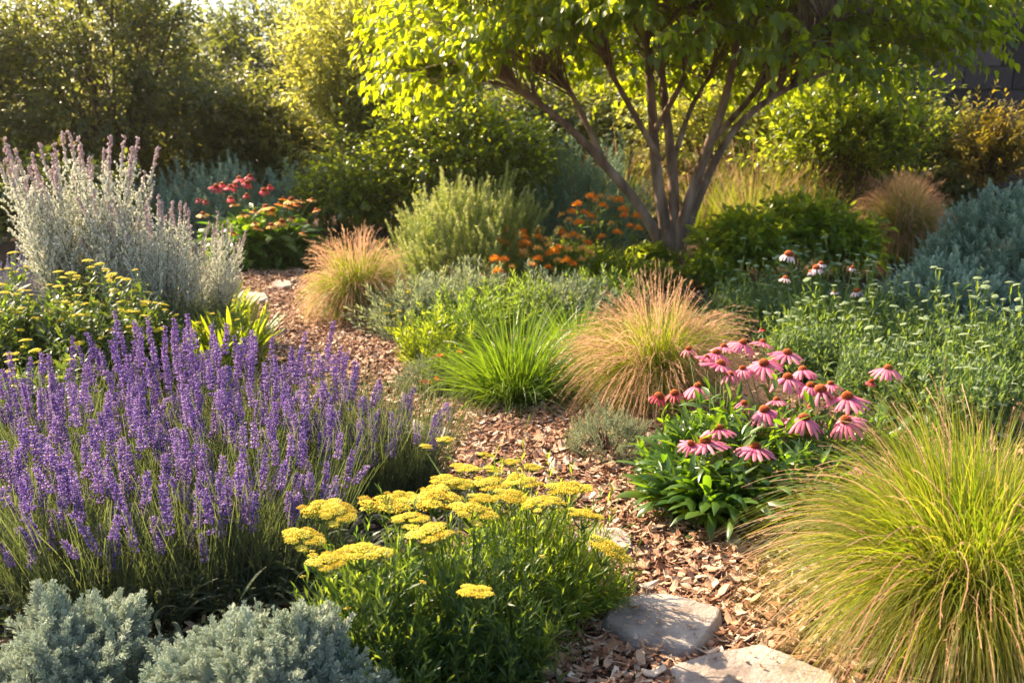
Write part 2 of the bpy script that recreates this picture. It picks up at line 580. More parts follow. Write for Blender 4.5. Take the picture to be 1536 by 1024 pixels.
stone([(408, 423), (420, 419), (436, 421), (438, 427), (424, 430), (410, 428)], 'whitish flat stone on the far bend of the path by the tawny grass')
build_chips()

# ------------------------------------------------------------ wall of blocks at the back right
def build_wall():
    o = thing('garden_wall', 'dim grey block wall seen past the shrubs at the back corner', 'wall', (5.9, 13.6, 0), rz=R(-8))
    mb = MB()
    box = np.array([(x, y, z) for x in (0, 1) for y in (0, 1) for z in (0, 1)], float)
    qs = np.array([(0, 1, 3, 2), (4, 6, 7, 5), (0, 4, 5, 1), (2, 3, 7, 6), (0, 2, 6, 4), (1, 5, 7, 3)])
    bh = 0.30; z = 0.0; row = 0
    while z < 3.8:
        x = -1.6 - (row % 2) * .3
        while x < 4.6:
            w = rng.uniform(.5, .75)
            v = box * [w - .02, .3, bh - .018] + [x, rng.uniform(-.012, .012), z]
            v += rng.normal(0, .004, v.shape)
            mb.add(v, qs, rnd=rng.random())
            x += w
        z += bh; row += 1
    mb.build('stone_courses', WALLM, o, smooth=False)
    m2 = MB(); m2.add(box * [6.6, .22, 3.85] + [-1.9, .035, -.02], qs)
    m2.build('mortar', MORTAR, o, smooth=False)


build_wall()

# ------------------------------------------------------------ shrubs and trees from leafy twigs
LT_OVATE = [leaf_tpl(.52, 4, .14, c, .38) for c in (.2, .45, .7)]
LT_LANCE = [leaf_tpl(.26, 4, .16, c, .42) for c in (.15, .4, .7)]
LT_SMALL = [leaf_tpl(.45, 2, .12, c, .45) for c in (.2, .5)]
LT_THIN = [leaf_tpl(.16, 2, .1, c, .45) for c in (.15, .4)]


def leafy_twigs(mbL, mbT, p, d, tl, nl, ll, tpls, droop=.15, ang=.8, grav=.2, rt=.004, rnd=None, spread=.5, s0=.12, lr=.35, jit=.25):
    """twigs starting at p (n,3) going d (n,3), each with nl leaves"""
    n = len(p)
    d = norm(d)
    tl = np.broadcast_to(np.asarray(tl, float), (n,))
    s = np.linspace(0, 1, 5)
    side = norm(np.cross(d, rng.normal(0, 1, (n, 3))))
    bend = rng.normal(0, .12, n)
    def C(S):
        return p[:, None] + (d[:, None] * S[..., None] + side[:, None] * (bend[:, None] * S ** 2)[..., None] + np.array([0, 0, -1.0]) * (droop * S ** 2)[..., None]) * tl[:, None, None]
    if mbT is not None:
        tube(mbT, C(np.broadcast_to(s, (n, 5))), np.linspace(rt, rt * .35, 5), 3)
    S = np.broadcast_to(np.linspace(s0, 1, nl), (n, nl)) + rng.normal(0, .3 / nl, (n, nl))
    P = C(S)
    T = norm(d[:, None] + side[:, None] * (2 * bend[:, None] * S)[..., None] + np.array([0, 0, -1.0]) * (2 * droop * S)[..., None])
    e1 = norm(np.cross(T, np.array([.13, .2, 1.0]))); e2 = np.cross(T, e1)
    a = np.arange(nl)[None] * 2.4 + rng.uniform(0, 6.28, (n, 1)) + rng.normal(0, .3, (n, nl))
    a_ = a[..., None]
    perp = e1 * np.cos(a_) + e2 * np.sin(a_)
    k = np.clip(1.15 - S * .8, .2, 1)[..., None]
    D = norm(T * (1 - ang * .55 * k * 1.1) + perp * ang * k + np.array([0, 0, -grav]) + rng.normal(0, jit * .5, P.shape))
    P = P.reshape(-1, 3); D = D.reshape(-1, 3)
    sz = ll * rng.uniform(1 - lr, 1 + lr, len(P)) * (1 - .25 * np.clip(S.ravel(), 0, 1))
    M = frames(D, sz, roll=spread)
    w = np.clip((np.repeat(rng.random(n), nl) if rnd is None else np.repeat(rnd, nl)) * .55 + rng.random(len(P)) * .5, 0, 1)
    sel = rng.integers(0, len(tpls), len(P))
    for i, tp in enumerate(tpls):
        m = sel == i
        mbL.inst(tp, M[m], P[m], w[m])


def shrub_mesh(rx, ry, h, z0, n, tl, nl, ll, tpls, up=.45, inner=.5, seed=1, droop=.15, grav=.2, amp=.12, zmin=-.6, shape=1.0, gap=0.0, spread=.5, stems=6, rstem=.03, rt=.004):
    """crown between z0 and h, half widths rx, ry; returns (leaf MB, wood MB)"""
    global rng
    keep = rng; rng = np.random.default_rng(seed)
    u = rand_sph(n * 2 if gap else n, zmin)
    if gap:
        g = lumps(u, 9, 1.0, seed + 5)
        k = g > gap
        u = u[k][:n]
    nn = len(u)
    rad = rng.uniform(inner ** 2, 1, nn) ** .5 * lumps(u, 9, amp, seed)
    c = np.array([0, 0, (z0 + h) / 2]); r = np.array([rx, ry, (h - z0) / 2])
    rl = np.clip(1 - tl * .7 / r.mean(), .5, 1)
    p = c + u * r * (rad * rl)[:, None]
    p[:, 2] = np.maximum(p[:, 2], .06)
    d = norm(u * (1 - up) + np.array([0, 0, up]) + rng.normal(0, .28, u.shape))
    L, W = MB(), MB()
    leafy_twigs(L, W, p, d, tl * rng.uniform(.6, 1.3, nn), nl, ll, tpls, droop=droop, grav=grav, spread=spread, rt=rt)
    # stems and limbs
    for i in range(stems):
        a = 2 * pi * i / stems + rng.uniform(-.4, .4)
        rr = rng.uniform(.25, .6)
        e = c + np.array([cos(a) * rx * rr, sin(a) * ry * rr, (h - z0) * rng.uniform(.05, .33)])
        b = np.array([cos(a) * .08 * rx, sin(a) * .08 * ry, -.02])
        s = np.linspace(0, 1, 8)[:, None]
        P = b + (e - b) * s + np.array([cos(a), sin(a), 0]) * (np.sin(s * pi) * -.08 * rx) + np.cumsum(rng.normal(0, .008, (8, 3)), 0)
        tube(W, P, np.linspace(rstem, rstem * .25, 8), 6)
        nb = 9
        for j in range(nb):
            f = rng.uniform(.3, .98)
            q0 = P[int(f * 7)]
            tgt = p[rng.integers(0, nn)]
            if np.linalg.norm(tgt - q0) > max(rx, h) * .8:
                tgt = q0 + (tgt - q0) * .5
            s2 = np.linspace(0, 1, 6)[:, None]
            Pb = q0 + (tgt - q0) * s2 + np.array([0, 0, .1]) * np.sin(s2 * pi) * rng.uniform(-.5, 1) * .4
            tube(W, Pb, np.linspace(rstem * .35, rstem * .1, 6), 4)
    rng = keep
    return L, W


def shrub(name, label, cat, x, y, leaf_m, group=None, z=0, wood=TWIG, parts=('foliage', 'stems'), meshes=None, sc=1.0, rz=0.0, **kw):
    o = thing(name, label, cat, (x, y, z), group, rz)
    if meshes is None:
        L, W = shrub_mesh(**kw)
        meshes = (L.mesh(parts[0], leaf_m), W.mesh(parts[1], wood))
    place(parts[0], meshes[0], o, sc=sc); place(parts[1], meshes[1], o, sc=sc)
    return meshes


M_OLIVE = leafmat('olive_leaf', [(.055, .075, .016), (.09, .105, .025), (.14, .15, .045)], [(.17, .22, .03), (.30, .33, .04), (.60, .56, .13)], .48, .42, .5)
M_WILLOW = leafmat('pale_willow_leaf', [(.18, .22, .06), (.26, .30, .09), (.36, .39, .17)], [(.55, .56, .05), (.70, .68, .08), (.8, .74, .16)], .52, .45, .5)
M_DARK = leafmat('dark_shrub_leaf', [(.032, .058, .018), (.05, .08, .024), (.08, .11, .03)], [(.22, .30, .02), (.36, .42, .025), (.52, .54, .05)], .44, .35, .5)
M_GLOSS = leafmat('glossy_leaf', [(.045, .085, .02), (.07, .115, .025), (.10, .15, .03)], [(.34, .46, .015), (.52, .62, .02), (.7, .74, .04)], .5, .28, .5)
M_LEAFB = leafmat('broad_bush_leaf', [(.06, .11, .02), (.09, .15, .025), (.13, .20, .035)], [(.46, .60, .015), (.66, .76, .03), (.85, .88, .08)], .55, .35, .5)
M_BRONZE = leafmat('bronze_leaf', [(.07, .06, .014), (.12, .09, .02), (.15, .13, .03)], [(.34, .24, .02), (.48, .36, .03), (.5, .44, .04)], .42, .45, .4)
M_MAPLE = leafmat('maple_leaf', [(.022, .055, .008), (.035, .075, .010), (.06, .11, .014)], [(.34, .50, .006), (.56, .66, .008), (.85, .85, .015)], .57, .38, .4)


def gx(px, Y):
    return PD(px, 180, Y)[0]


# ------------------------------------------------------------ far trees (behind everything)
mt_far = shrub('woodland_tree', 'olive-leaved tree at the back left corner under the brightest sky gaps', 'tree', gx(120, 21), 21.5, M_DARK, 'trees standing behind the garden',
               rx=3.4, ry=1.8, h=4.6, z0=.3, n=1350, tl=.75, nl=11, ll=.13, tpls=LT_SMALL, up=.3, inner=.35, zmin=-1, seed=21, amp=.2, stems=4, rstem=.08, parts=('crown', 'trunk'), rt=.008, gap=.55)
mt_far2 = shrub('woodland_tree', 'dusky green tree far behind the willow-leaved bush', 'tree', gx(560, 22), 22.5, M_DARK, 'trees standing behind the garden',
                rx=3.4, ry=1.8, h=5.0, z0=.2, n=1700, tl=.7, nl=11, ll=.13, tpls=LT_SMALL, up=.35, inner=.35, zmin=-1, seed=22, amp=.2, stems=4, rstem=.09, parts=('crown', 'trunk'), rt=.008, gap=.4)
for x, y, ms, sc, rz, lab in [
    (gx(-120, 23), 22.8, mt_far2, .95, 1.0, 'dark tree in the far left distance past the olive one'),
    (gx(345, 23), 22.8, mt_far2, .78, 2.1, 'narrow dark tree in the gap between olive and willow-leaved bushes'),
    (gx(430, 23), 22.8, mt_far, .95, .7, 'sunlit olive tree seen small in the gap at the back'),
    (gx(740, 23), 22.8, mt_far, 1.05, 2.6, 'olive tree far behind the left half of the maple'),
    (gx(960, 23), 22.8, mt_far2, 1.0, 4.0, 'dark tree straight behind the maple trunk'),
    (gx(1160, 23), 22.8, mt_far, 1.0, 5.2, 'olive tree behind the fluffy pink grasses'),
    (gx(1330, 23), 22.8, mt_far2, 1.05, .3, 'dark tree behind the glossy shrub beside the wall'),
    (gx(1580, 23), 22.8, mt_far2, 1.1, 1.7, 'dark tree rising beyond the block wall')]:
    shrub('woodland_tree', lab, 'tree', x, y, None, 'trees standing behind the garden', meshes=ms, sc=sc, rz=rz, parts=('crown', 'trunk'))

# ------------------------------------------------------------ tall shrubs across the back
ms_l = shrub('tall_shrub', 'broad dark olive shrub filling the left corner, thin trunks showing inside', 'shrub', gx(165, 12.3), 12.3, M_OLIVE, 'tall shrubs closing the back of the garden',
             rx=1.75, ry=1.2, h=3.7, z0=.15, n=1900, tl=.5, nl=11, ll=.085, tpls=LT_OVATE, up=.42, inner=.45, seed=31, amp=.2, stems=9, rstem=.035, gap=.5, zmin=-1)
shrub('tall_shrub', 'dark olive shrub cut by the left edge of the photo', 'shrub', gx(-110, 11.6), 11.8, None, 'tall shrubs closing the back of the garden', meshes=ms_l, sc=.9, rz=2.0)
shrub('willow_leaved_shrub', 'pale yellow-green shrub with long arching leafy shoots, sunlit from behind', 'shrub', gx(560, 12.4), 12.4, M_WILLOW, None,
      zmin=-1, rx=1.45, ry=1.1, h=3.35, z0=.0, n=1500, tl=.72, nl=20, ll=.105, tpls=LT_LANCE, up=.66, inner=.3, seed=33, amp=.20, droop=.1, stems=7, rstem=.03)
shrub('dark_shrub', 'deep green rounded shrub behind the spiky green mound', 'shrub', gx(690, 11.0), 11.0, M_GLOSS, None,
      zmin=-1, rx=1.5, ry=.8, h=1.75, z0=.0, n=1300, tl=.4, nl=10, ll=.075, tpls=LT_OVATE, up=.4, inner=.4, seed=34, amp=.14, stems=7, rstem=.022)
shrub('low_leafy_shrub', 'shadowy green shrub behind the red flowers at the left', 'shrub', gx(500, 10.9), 10.9, M_GLOSS, None,
      rx=.75, ry=.6, h=.95, z0=.03, n=420, tl=.3, nl=10, ll=.075, tpls=LT_OVATE, up=.3, inner=.4, seed=35, amp=.14, stems=5, rstem=.015)
shrub('shade_shrub', 'dark low shrub behind the white plumes at the far left', 'shrub', gx(60, 10.2), 10.2, M_DARK, None,
      rx=1.3, ry=.6, h=.95, z0=.02, n=560, tl=.32, nl=10, ll=.10, tpls=LT_OVATE, up=.35, inner=.4, seed=36, amp=.15, stems=6, rstem=.015)
shrub('glossy_shrub', 'bushy glossy-leaved shrub under the right side of the maple crown', 'shrub', gx(1275, 11.2), 11.2, M_GLOSS, None,
      rx=1.25, ry=.8, h=2.15, z0=.1, n=800, tl=.5, nl=12, ll=.10, tpls=LT_LANCE + LT_OVATE[:1], up=.6, inner=.35, seed=37, amp=.14, stems=7, rstem=.022)
shrub('bright_leafy_shrub', 'yellow-green bush glowing behind the maple stems', 'shrub', gx(1085, 12.8), 12.8, M_WILLOW, None,
      rx=1.5, ry=.7, h=2.3, z0=.1, n=650, tl=.45, nl=11, ll=.09, tpls=LT_OVATE, up=.4, inner=.4, seed=38, amp=.16, stems=6, rstem=.022)
shrub('bronze_shrub', 'bronze-tinged upright shrub in front of the block wall', 'shrub', gx(1490, 10.4), 10.4, M_BRONZE, None,
      rx=.62, ry=.5, h=1.68, z0=.1, n=230, tl=.45, nl=18, ll=.085, tpls=LT_LANCE, up=.75, inner=.3, seed=39, amp=.14, stems=5, rstem=.014)
shrub('wall_shrub', 'dark overhanging shrub in the top right corner by the wall', 'shrub', gx(1545, 12.2), 12.2, M_DARK, None,
      rx=.9, ry=.6, h=4.2, z0=2.3, n=420, tl=.5, nl=11, ll=.09, tpls=LT_OVATE, up=-.1, inner=.3, seed=40, amp=.2, stems=3, rstem=.04)


ms_u, _ = None, None
for i, (px, Y, sc, lab) in enumerate([(-40, 13.6, 1.25, 'dark undergrowth bush at the far left behind the olive shrubs'), (170, 14.2, 1.3, 'dark undergrowth bush behind the trunks of the broad olive shrub'),
                                      (370, 13.2, 1.15, 'dark undergrowth bush in the gap left of the willow-leaved shrub'), (560, 14.4, 1.3, 'undergrowth bush behind the willow-leaved shrub'),
                                      (780, 13.6, 1.2, 'undergrowth bush behind the dark shrub and left maple branches'), (960, 14.4, 1.3, 'undergrowth bush straight behind the maple stems'),
                                      (1180, 14.0, 1.25, 'undergrowth bush behind the pinkish feathery grass'), (1380, 13.0, 1.0, 'undergrowth bush at the left end of the block wall')]):
    if ms_u is None:
        ms_u = shrub('undergrowth_bush', lab, 'shrub', gx(px, Y), Y, M_OLIVE, 'undergrowth bushes between the tall shrubs', rx=1.2, ry=.8, h=1.7, z0=0, n=1000, tl=.45, nl=10, ll=.10, tpls=LT_OVATE, up=.4, inner=.3, seed=51, amp=.15, stems=6, rstem=.02, zmin=-1)
    else:
        shrub('undergrowth_bush', lab, 'shrub', gx(px, Y), Y, None, 'undergrowth bushes between the tall shrubs', meshes=ms_u, sc=sc, rz=i * 1.3)


# ------------------------------------------------------------ the multi-stemmed tree
def maple():
    Y0 = 9.2
    base = np.array([gx(1005, Y0), Y0, 0.0])
    o = thing('multi_stem_tree', 'small maple with five spreading brown stems and a wide sunlit green crown', 'tree', base)
    def pl(pts, dy):
        P = [PD(a, b, Y0 + d) - base for (a, b), d in zip(pts, dy)]
        return np.array(P)
    def smooth(P, k):
        t = np.arange(len(P)); tn = np.linspace(0, len(P) - 1, k)
        from_ = np.stack([np.interp(tn, t, P[:, i]) for i in range(3)], -1)
        for _ in range(3):
            from_[1:-1] = (from_[:-2] + from_[1:-1] * 2 + from_[2:]) / 4
        return from_
    stems = [
        (pl([(1000, 405), (992, 365), (955, 300), (900, 238), (850, 185), (760, 120), (660, 60)], [0, 0, -.05, -.2, -.4, -.7, -1.0]), .068),
        (pl([(1002, 405), (1000, 350), (985, 270), (979, 180), (972, 60), (960, -80), (950, -200)], [0, 0, .0, .05, .1, .2, .3]), .075),
        (pl([(1008, 405), (1012, 345), (1010, 260), (1000, 170), (990, 80), (1010, -60), (1030, -180)], [0, .04, .12, .25, .5, .8, 1.0]), .068),
        (pl([(1010, 405), (1018, 350), (1040, 285), (1062, 220), (1088, 160), (1110, 60), (1140, -80)], [0, 0, -.05, -.15, -.35, -.6, -.9]), .075),
        (pl([(1012, 405), (1024, 362), (1062, 258), (1108, 182), (1180, 132), (1270, 100), (1370, 60)], [0, .05, .15, .35, .6, .8, 1.0]), .058),
        (pl([(990, 240), (950, 170), (915, 110), (880, 30), (840, -60)], [0, -.1, -.3, -.6, -.9]), .036),
        (pl([(1065, 215), (1110, 165), (1150, 120), (1220, 60), (1300, 0)], [-.15, -.4, -.8, -1.2, -1.5]), .034),
        (pl([(905, 240), (862, 150), (830, 90), (790, 10)], [-.2, 0, .3, .7]), .034),
        (pl([(980, 200), (1020, 130), (1050, 60), (1080, -40)], [.05, -.3, -.8, -1.3]), .034),
        (pl([(1010, 240), (1035, 160), (1075, 90), (1120, 0)], [.15, .5, .9, 1.3]), .032),
    ]
    skel = []
    for i, (P, r) in enumerate(stems):
        P = smooth(P, 26)
        P += np.cumsum(rng.normal(0, .004, P.shape), 0) * np.linspace(0, 1, 26)[:, None]
        P[0, 2] = min(P[0, 2], -.03) if i < 5 else P[0, 2]
        mb = MB()
        rr = .92 * r * (np.linspace(1, .22, 26) ** .9)
        if i < 5:
            rr[:4] *= np.array([1.5, 1.3, 1.15, 1.05])
        tube(mb, P, rr, 10)
        mb.build('trunk' if i < 5 else 'limb', BARK, o)
        skel.append((P, rr))
    root = MB()
    s = np.linspace(0, 1, 10)[:, None]
    tube(root, np.array([0, 0, -.05]) + s * np.array([.01, 0, .50]), np.array([.165, .130, .112, .104, .10, .10, .10, .09, .07, .04]), 14)
    root.build('trunk_base', BARK, o)
    # branchlets to the points of the crown
    n = 1150
    a = rng.uniform(0, 2 * pi, n); q = rng.random(n) ** .55
    RX, RY = 2.75, 2.1
    cx = -.05
    x = cx + np.cos(a) * q * np.where(np.cos(a) < 0, 2.5, RX); y = np.sin(a) * q * np.where(np.sin(a) > 0, 1.45, RY)
    rr = q
    zb = 2.27 + .25 * np.cos(rr * 3.1) - .32 * np.clip(rr - .3, 0, 1) + .22 * np.sin(a * 3 + 1) * rr
    zt = 4.15 - 1.55 * rr ** 2.2 + .2 * np.sin(a * 4)
    f = rng.random(n) ** 1.35
    z = zb + (zt - zb) * f
    z -= np.clip(-.9 - x, 0, 1.2) * .07
    # right-hand side of the crown sits higher
    z += np.clip(x - .4, 0, 3) * .10 + np.clip(x - 1.2, 0, 2) * .14
    A = np.stack([x, y, z], -1)
    allP = np.concatenate([P[9:22] for P, _ in skel])
    tw = MB(); st = []; dr = []; used = np.zeros(len(allP))
    for t in A:
        dd = np.linalg.norm(allP - t, axis=1) + rng.uniform(0, .40, len(allP)) + np.maximum(0, allP[:, 2] - t[2] + .05) * 2.0 + np.maximum(0, 1.55 - allP[:, 2]) * 1.5
        kk = np.argmin(dd + used * .025); used[kk] += 1
        s0 = allP[kk]
        s = np.linspace(0, 1, 7)[:, None]
        mid = np.array([0, 0, 1.0]) * np.sin(s * pi) * .12 * np.linalg.norm(t - s0)
        P = s0 + (t - s0) * s + mid + rng.normal(0, .012, (7, 3)) * np.sin(s * pi)
        L = np.linalg.norm(t - s0)
        tube(tw, P, np.linspace(.0045 + .004 * L, .0025, 7), 4)
        st.append(t); dv = norm(t - s0 + np.array([t[0], t[1], 0]) * .25)
        dr.append(dv)
    st = np.array(st); dr = np.array(dr)
    L = MB()
    for k in range(4):
        back = rng.uniform(0, .35, n)[:, None] * (k > 0)
        d = norm(dr + rng.normal(0, .55, dr.shape) * (.5 + .35 * k) * [1, 1, .45])
        leafy_twigs(L, tw, st - dr * back * .5, d, rng.uniform(.28, .55, n), 11, .098, LT_OVATE, droop=.28, grav=.55, ang=.85, rt=.0035, spread=.6)
    tw.build('branchlets', BARK, o)
    L.build('crown', M_MAPLE, o)


maple()


# ================================================================ materials of the bed plants
M_LAVF = leafmat('lavender_leaf', [(.05, .075, .045), (.075, .10, .055), (.115, .135, .085)], [(.13, .18, .04), (.26, .31, .07)], .36, .55, .25)
M_LAVS = leafmat('lavender_stem', [(.09, .11, .05), (.13, .14, .075), (.19, .16, .12)], [(.3, .34, .08), (.4, .4, .14)], .3, .6, .2)
M_LAVB = leafmat('lavender_bloom', [(.075, .035, .20), (.15, .085, .33), (.30, .20, .49), (.56, .41, .62)], [(.30, .14, .52), (.46, .26, .68), (.74, .50, .78)], .42, .6, .2)
M_YELB = leafmat('yarrow_floret', [(.42, .26, .03), (.66, .50, .045), (.74, .62, .09), (.80, .72, .16)], [(.85, .66, .04), (.9, .78, .09)], .30, .75, .12)
M_YELS = leafmat('yarrow_stem', [(.07, .13, .025), (.11, .17, .035)], [(.3, .42, .03), (.4, .5, .04)], .3, .5, .3)
M_DKGR = leafmat('dark_bed_leaf', [(.035, .07, .025), (.05, .09, .03), (.08, .12, .035)], [(.14, .22, .02), (.26, .34, .03)], .36, .4, .4)
M_YARL = leafmat('yarrow_leaf', [(.03, .07, .028), (.045, .095, .03), (.08, .135, .04)], [(.14, .28, .02), (.32, .46, .03), (.5, .58, .05)], .42, .42, .4)
M_YARLIT = leafmat('yarrow_leaf_lit', [(.05, .105, .02), (.08, .145, .025), (.12, .19, .035)], [(.26, .44, .02), (.48, .62, .03), (.62, .70, .05)], .45, .42, .4)  # lit copy of yarrow_leaf: light-filled look put into the colour
M_SILV = leafmat('silver_leaf', [(.38, .45, .35), (.48, .54, .43), (.58, .62, .50)], [(.42, .50, .34), (.54, .60, .42)], .28, .75, .15)
M_BLUG = leafmat('blue_green_leaf', [(.12, .21, .16), (.18, .28, .20), (.25, .34, .26)], [(.2, .3, .18), (.28, .38, .22)], .3, .65, .2)
M_BLUS = leafmat('blue_shrub_leaf', [(.11, .19, .15), (.17, .27, .20), (.25, .35, .27)], [(.2, .32, .18), (.3, .42, .22)], .34, .55, .3, tip=(.32, .42, .32), tip_at=(.6, 1.0), tipt=(.45, .55, .36))
M_GREY = leafmat('grey_green_leaf', [(.16, .20, .135), (.22, .26, .17), (.29, .32, .22)], [(.3, .36, .14), (.42, .46, .18)], .34, .7, .2)
M_GRAS = leafmat('grass_blade', [(.05, .09, .012), (.10, .15, .018), (.20, .20, .03), (.30, .24, .07)], [(.16, .30, .01), (.36, .50, .012), (.60, .60, .03), (.66, .54, .10)], .45, .45, .3, tip=(.34, .22, .09), tip_at=(.82, 1.1), tipt=(.6, .4, .14))
M_TAN = leafmat('tan_seed_grass', [(.36, .19, .11), (.48, .28, .17), (.58, .38, .25)], [(.70, .40, .22), (.85, .56, .34)], .42, .65, .2)
M_STRW = leafmat('straw_blade', [(.16, .16, .03), (.26, .20, .06), (.34, .24, .10)], [(.5, .46, .05), (.6, .46, .12)], .42, .6, .2, tip=(.38, .22, .11), tip_at=(.55, 1.0), tipt=(.62, .38, .18))
M_FRESH = leafmat('fresh_green_blade', [(.05, .11, .015), (.08, .15, .02), (.13, .20, .035)], [(.17, .31, .012), (.33, .45, .02)], .44, .38, .45)
M_LUSH = leafmat('coneflower_leaf', [(.03, .08, .016), (.05, .11, .02), (.08, .15, .03)], [(.18, .38, .01), (.34, .52, .015)], .4, .33, .5)
M_LIME = leafmat('lime_leaf', [(.07, .12, .014), (.12, .17, .02), (.19, .22, .03)], [(.34, .46, .01), (.60, .66, .02)], .46, .4, .4)
M_SAGE = leafmat('spiky_sage_leaf', [(.14, .19, .06), (.20, .25, .08), (.26, .31, .11)], [(.34, .42, .05), (.48, .54, .08)], .4, .55, .25, tip=(.27, .29, .13), tip_at=(.55, 1.0), tipt=(.6, .62, .2))
M_MID = leafmat('bed_green_leaf', [(.055, .10, .03), (.085, .145, .04), (.13, .19, .06)], [(.30, .46, .03), (.50, .62, .06)], .4, .45, .35)
M_COOL = leafmat('cool_green_leaf', [(.05, .10, .045), (.08, .135, .06), (.12, .18, .08)], [(.22, .36, .06), (.36, .48, .08)], .38, .5, .35)
M_PINK = leafmat('pink_petal', [(.64, .11, .24), (.74, .19, .31), (.80, .30, .40)], [(.88, .16, .28), (.95, .30, .40)], .34, .55, .2, tip=(.78, .24, .32), tip_at=(.3, 1.0), tipt=(.95, .34, .42))
M_WHITEP = leafmat('white_petal', [(.62, .44, .52), (.72, .60, .65)], [(.8, .6, .68), (.9, .78, .82)], .3, .6, .2)
M_REDP = leafmat('red_petal', [(.50, .03, .07), (.62, .05, .10), (.66, .12, .14)], [(.8, .06, .08), (.9, .12, .16)], .32, .5, .2)
M_ORNP = leafmat('orange_petal', [(.78, .13, .02), (.86, .21, .025), (.90, .32, .035)], [(.95, .32, .01), (1.0, .5, .03)], .36, .5, .2)
M_AMBP = leafmat('amber_petal', [(.70, .30, .03), (.72, .42, .06), (.66, .30, .16)], [(.9, .5, .04), (.9, .55, .2)], .32, .5, .2)
M_CONE = leafmat('flower_cone', [(.16, .02, .01), (.30, .05, .01), (.42, .09, .012)], [(.8, .3, .02), (.8, .4, .02)], .10, .5, .3, tip=(.80, .22, .015), tip_at=(.45, 1.0))
M_PALE = leafmat('pale_bud', [(.22, .31, .15), (.30, .38, .20), (.42, .46, .29)], [(.4, .5, .2), (.5, .56, .28)], .3, .7, .15)
M_CREAM = leafmat('cream_plume', [(.70, .72, .62), (.78, .78, .70), (.82, .80, .76)], [(.86, .86, .68), (.96, .95, .84)], .5, .7, .15, tip=(.60, .50, .52), tip_at=(.72, .95), tipt=(.78, .62, .62))
M_RUSS = leafmat('russian_sage_bloom', [(.26, .25, .40), (.34, .33, .46), (.45, .44, .50)], [(.4, .38, .6), (.5, .5, .6)], .3, .7, .15)
M_YELL = leafmat('small_yellow_head', [(.66, .48, .01), (.76, .58, .02), (.80, .66, .05)], [(.8, .68, .02), (.85, .76, .08)], .3, .6, .15)


def cyl_pts(n, r):
    a = rng.uniform(0, 2 * pi, n); q = np.sqrt(rng.random(n)) * r
    return np.stack([q * np.cos(a), q * np.sin(a), np.zeros(n)], -1), a, q / max(r, 1e-6)


# ---------------------------------------------------------------- grasses
def dome_curves(n, br, dome, seg, lo, hi, low=-.02):
    """arching blades whose tips lie on a dome of radius dome[0] and height dome[1]"""
    r, h = dome
    u = rand_sph(n, low)
    k = rng.uniform(lo, hi, n) * lumps(u, 8, .06)
    e = u * [r, r, h] * k[:, None]
    e[:, 2] = np.maximum(e[:, 2] + rng.normal(0, .015, n), .012)
    qb = np.sqrt(rng.random(n)) * br
    aa = np.arctan2(u[:, 1], u[:, 0]) + rng.normal(0, .7, n)
    b = np.stack([np.cos(aa) * qb, np.sin(aa) * qb, np.zeros(n)], -1)
    c = e * [.42, .42, 0]
    c[:, 2] = k * (.66 * h * rng.uniform(.8, 1.15, n)) + .12 * e[:, 2]
    c[:, :2] += rng.normal(0, .035 * r, (n, 2))
    t = np.linspace(0, 1, seg + 1)[None, :, None]
    P = b[:, None] * (1 - t) ** 2 + c[:, None] * 2 * t * (1 - t) + e[:, None] * t ** 2
    w = norm(np.stack([-e[:, 1], e[:, 0], np.zeros(n)], -1) + 1e-6)
    P = P + w[:, None] * (rng.normal(0, .035 * r, n)[:, None, None] * t ** 2) + w[:, None] * (rng.normal(0, .012 * r, n)[:, None, None] * np.sin(t * 9))
    P[..., 2] = np.maximum(P[..., 2], .008)
    return P


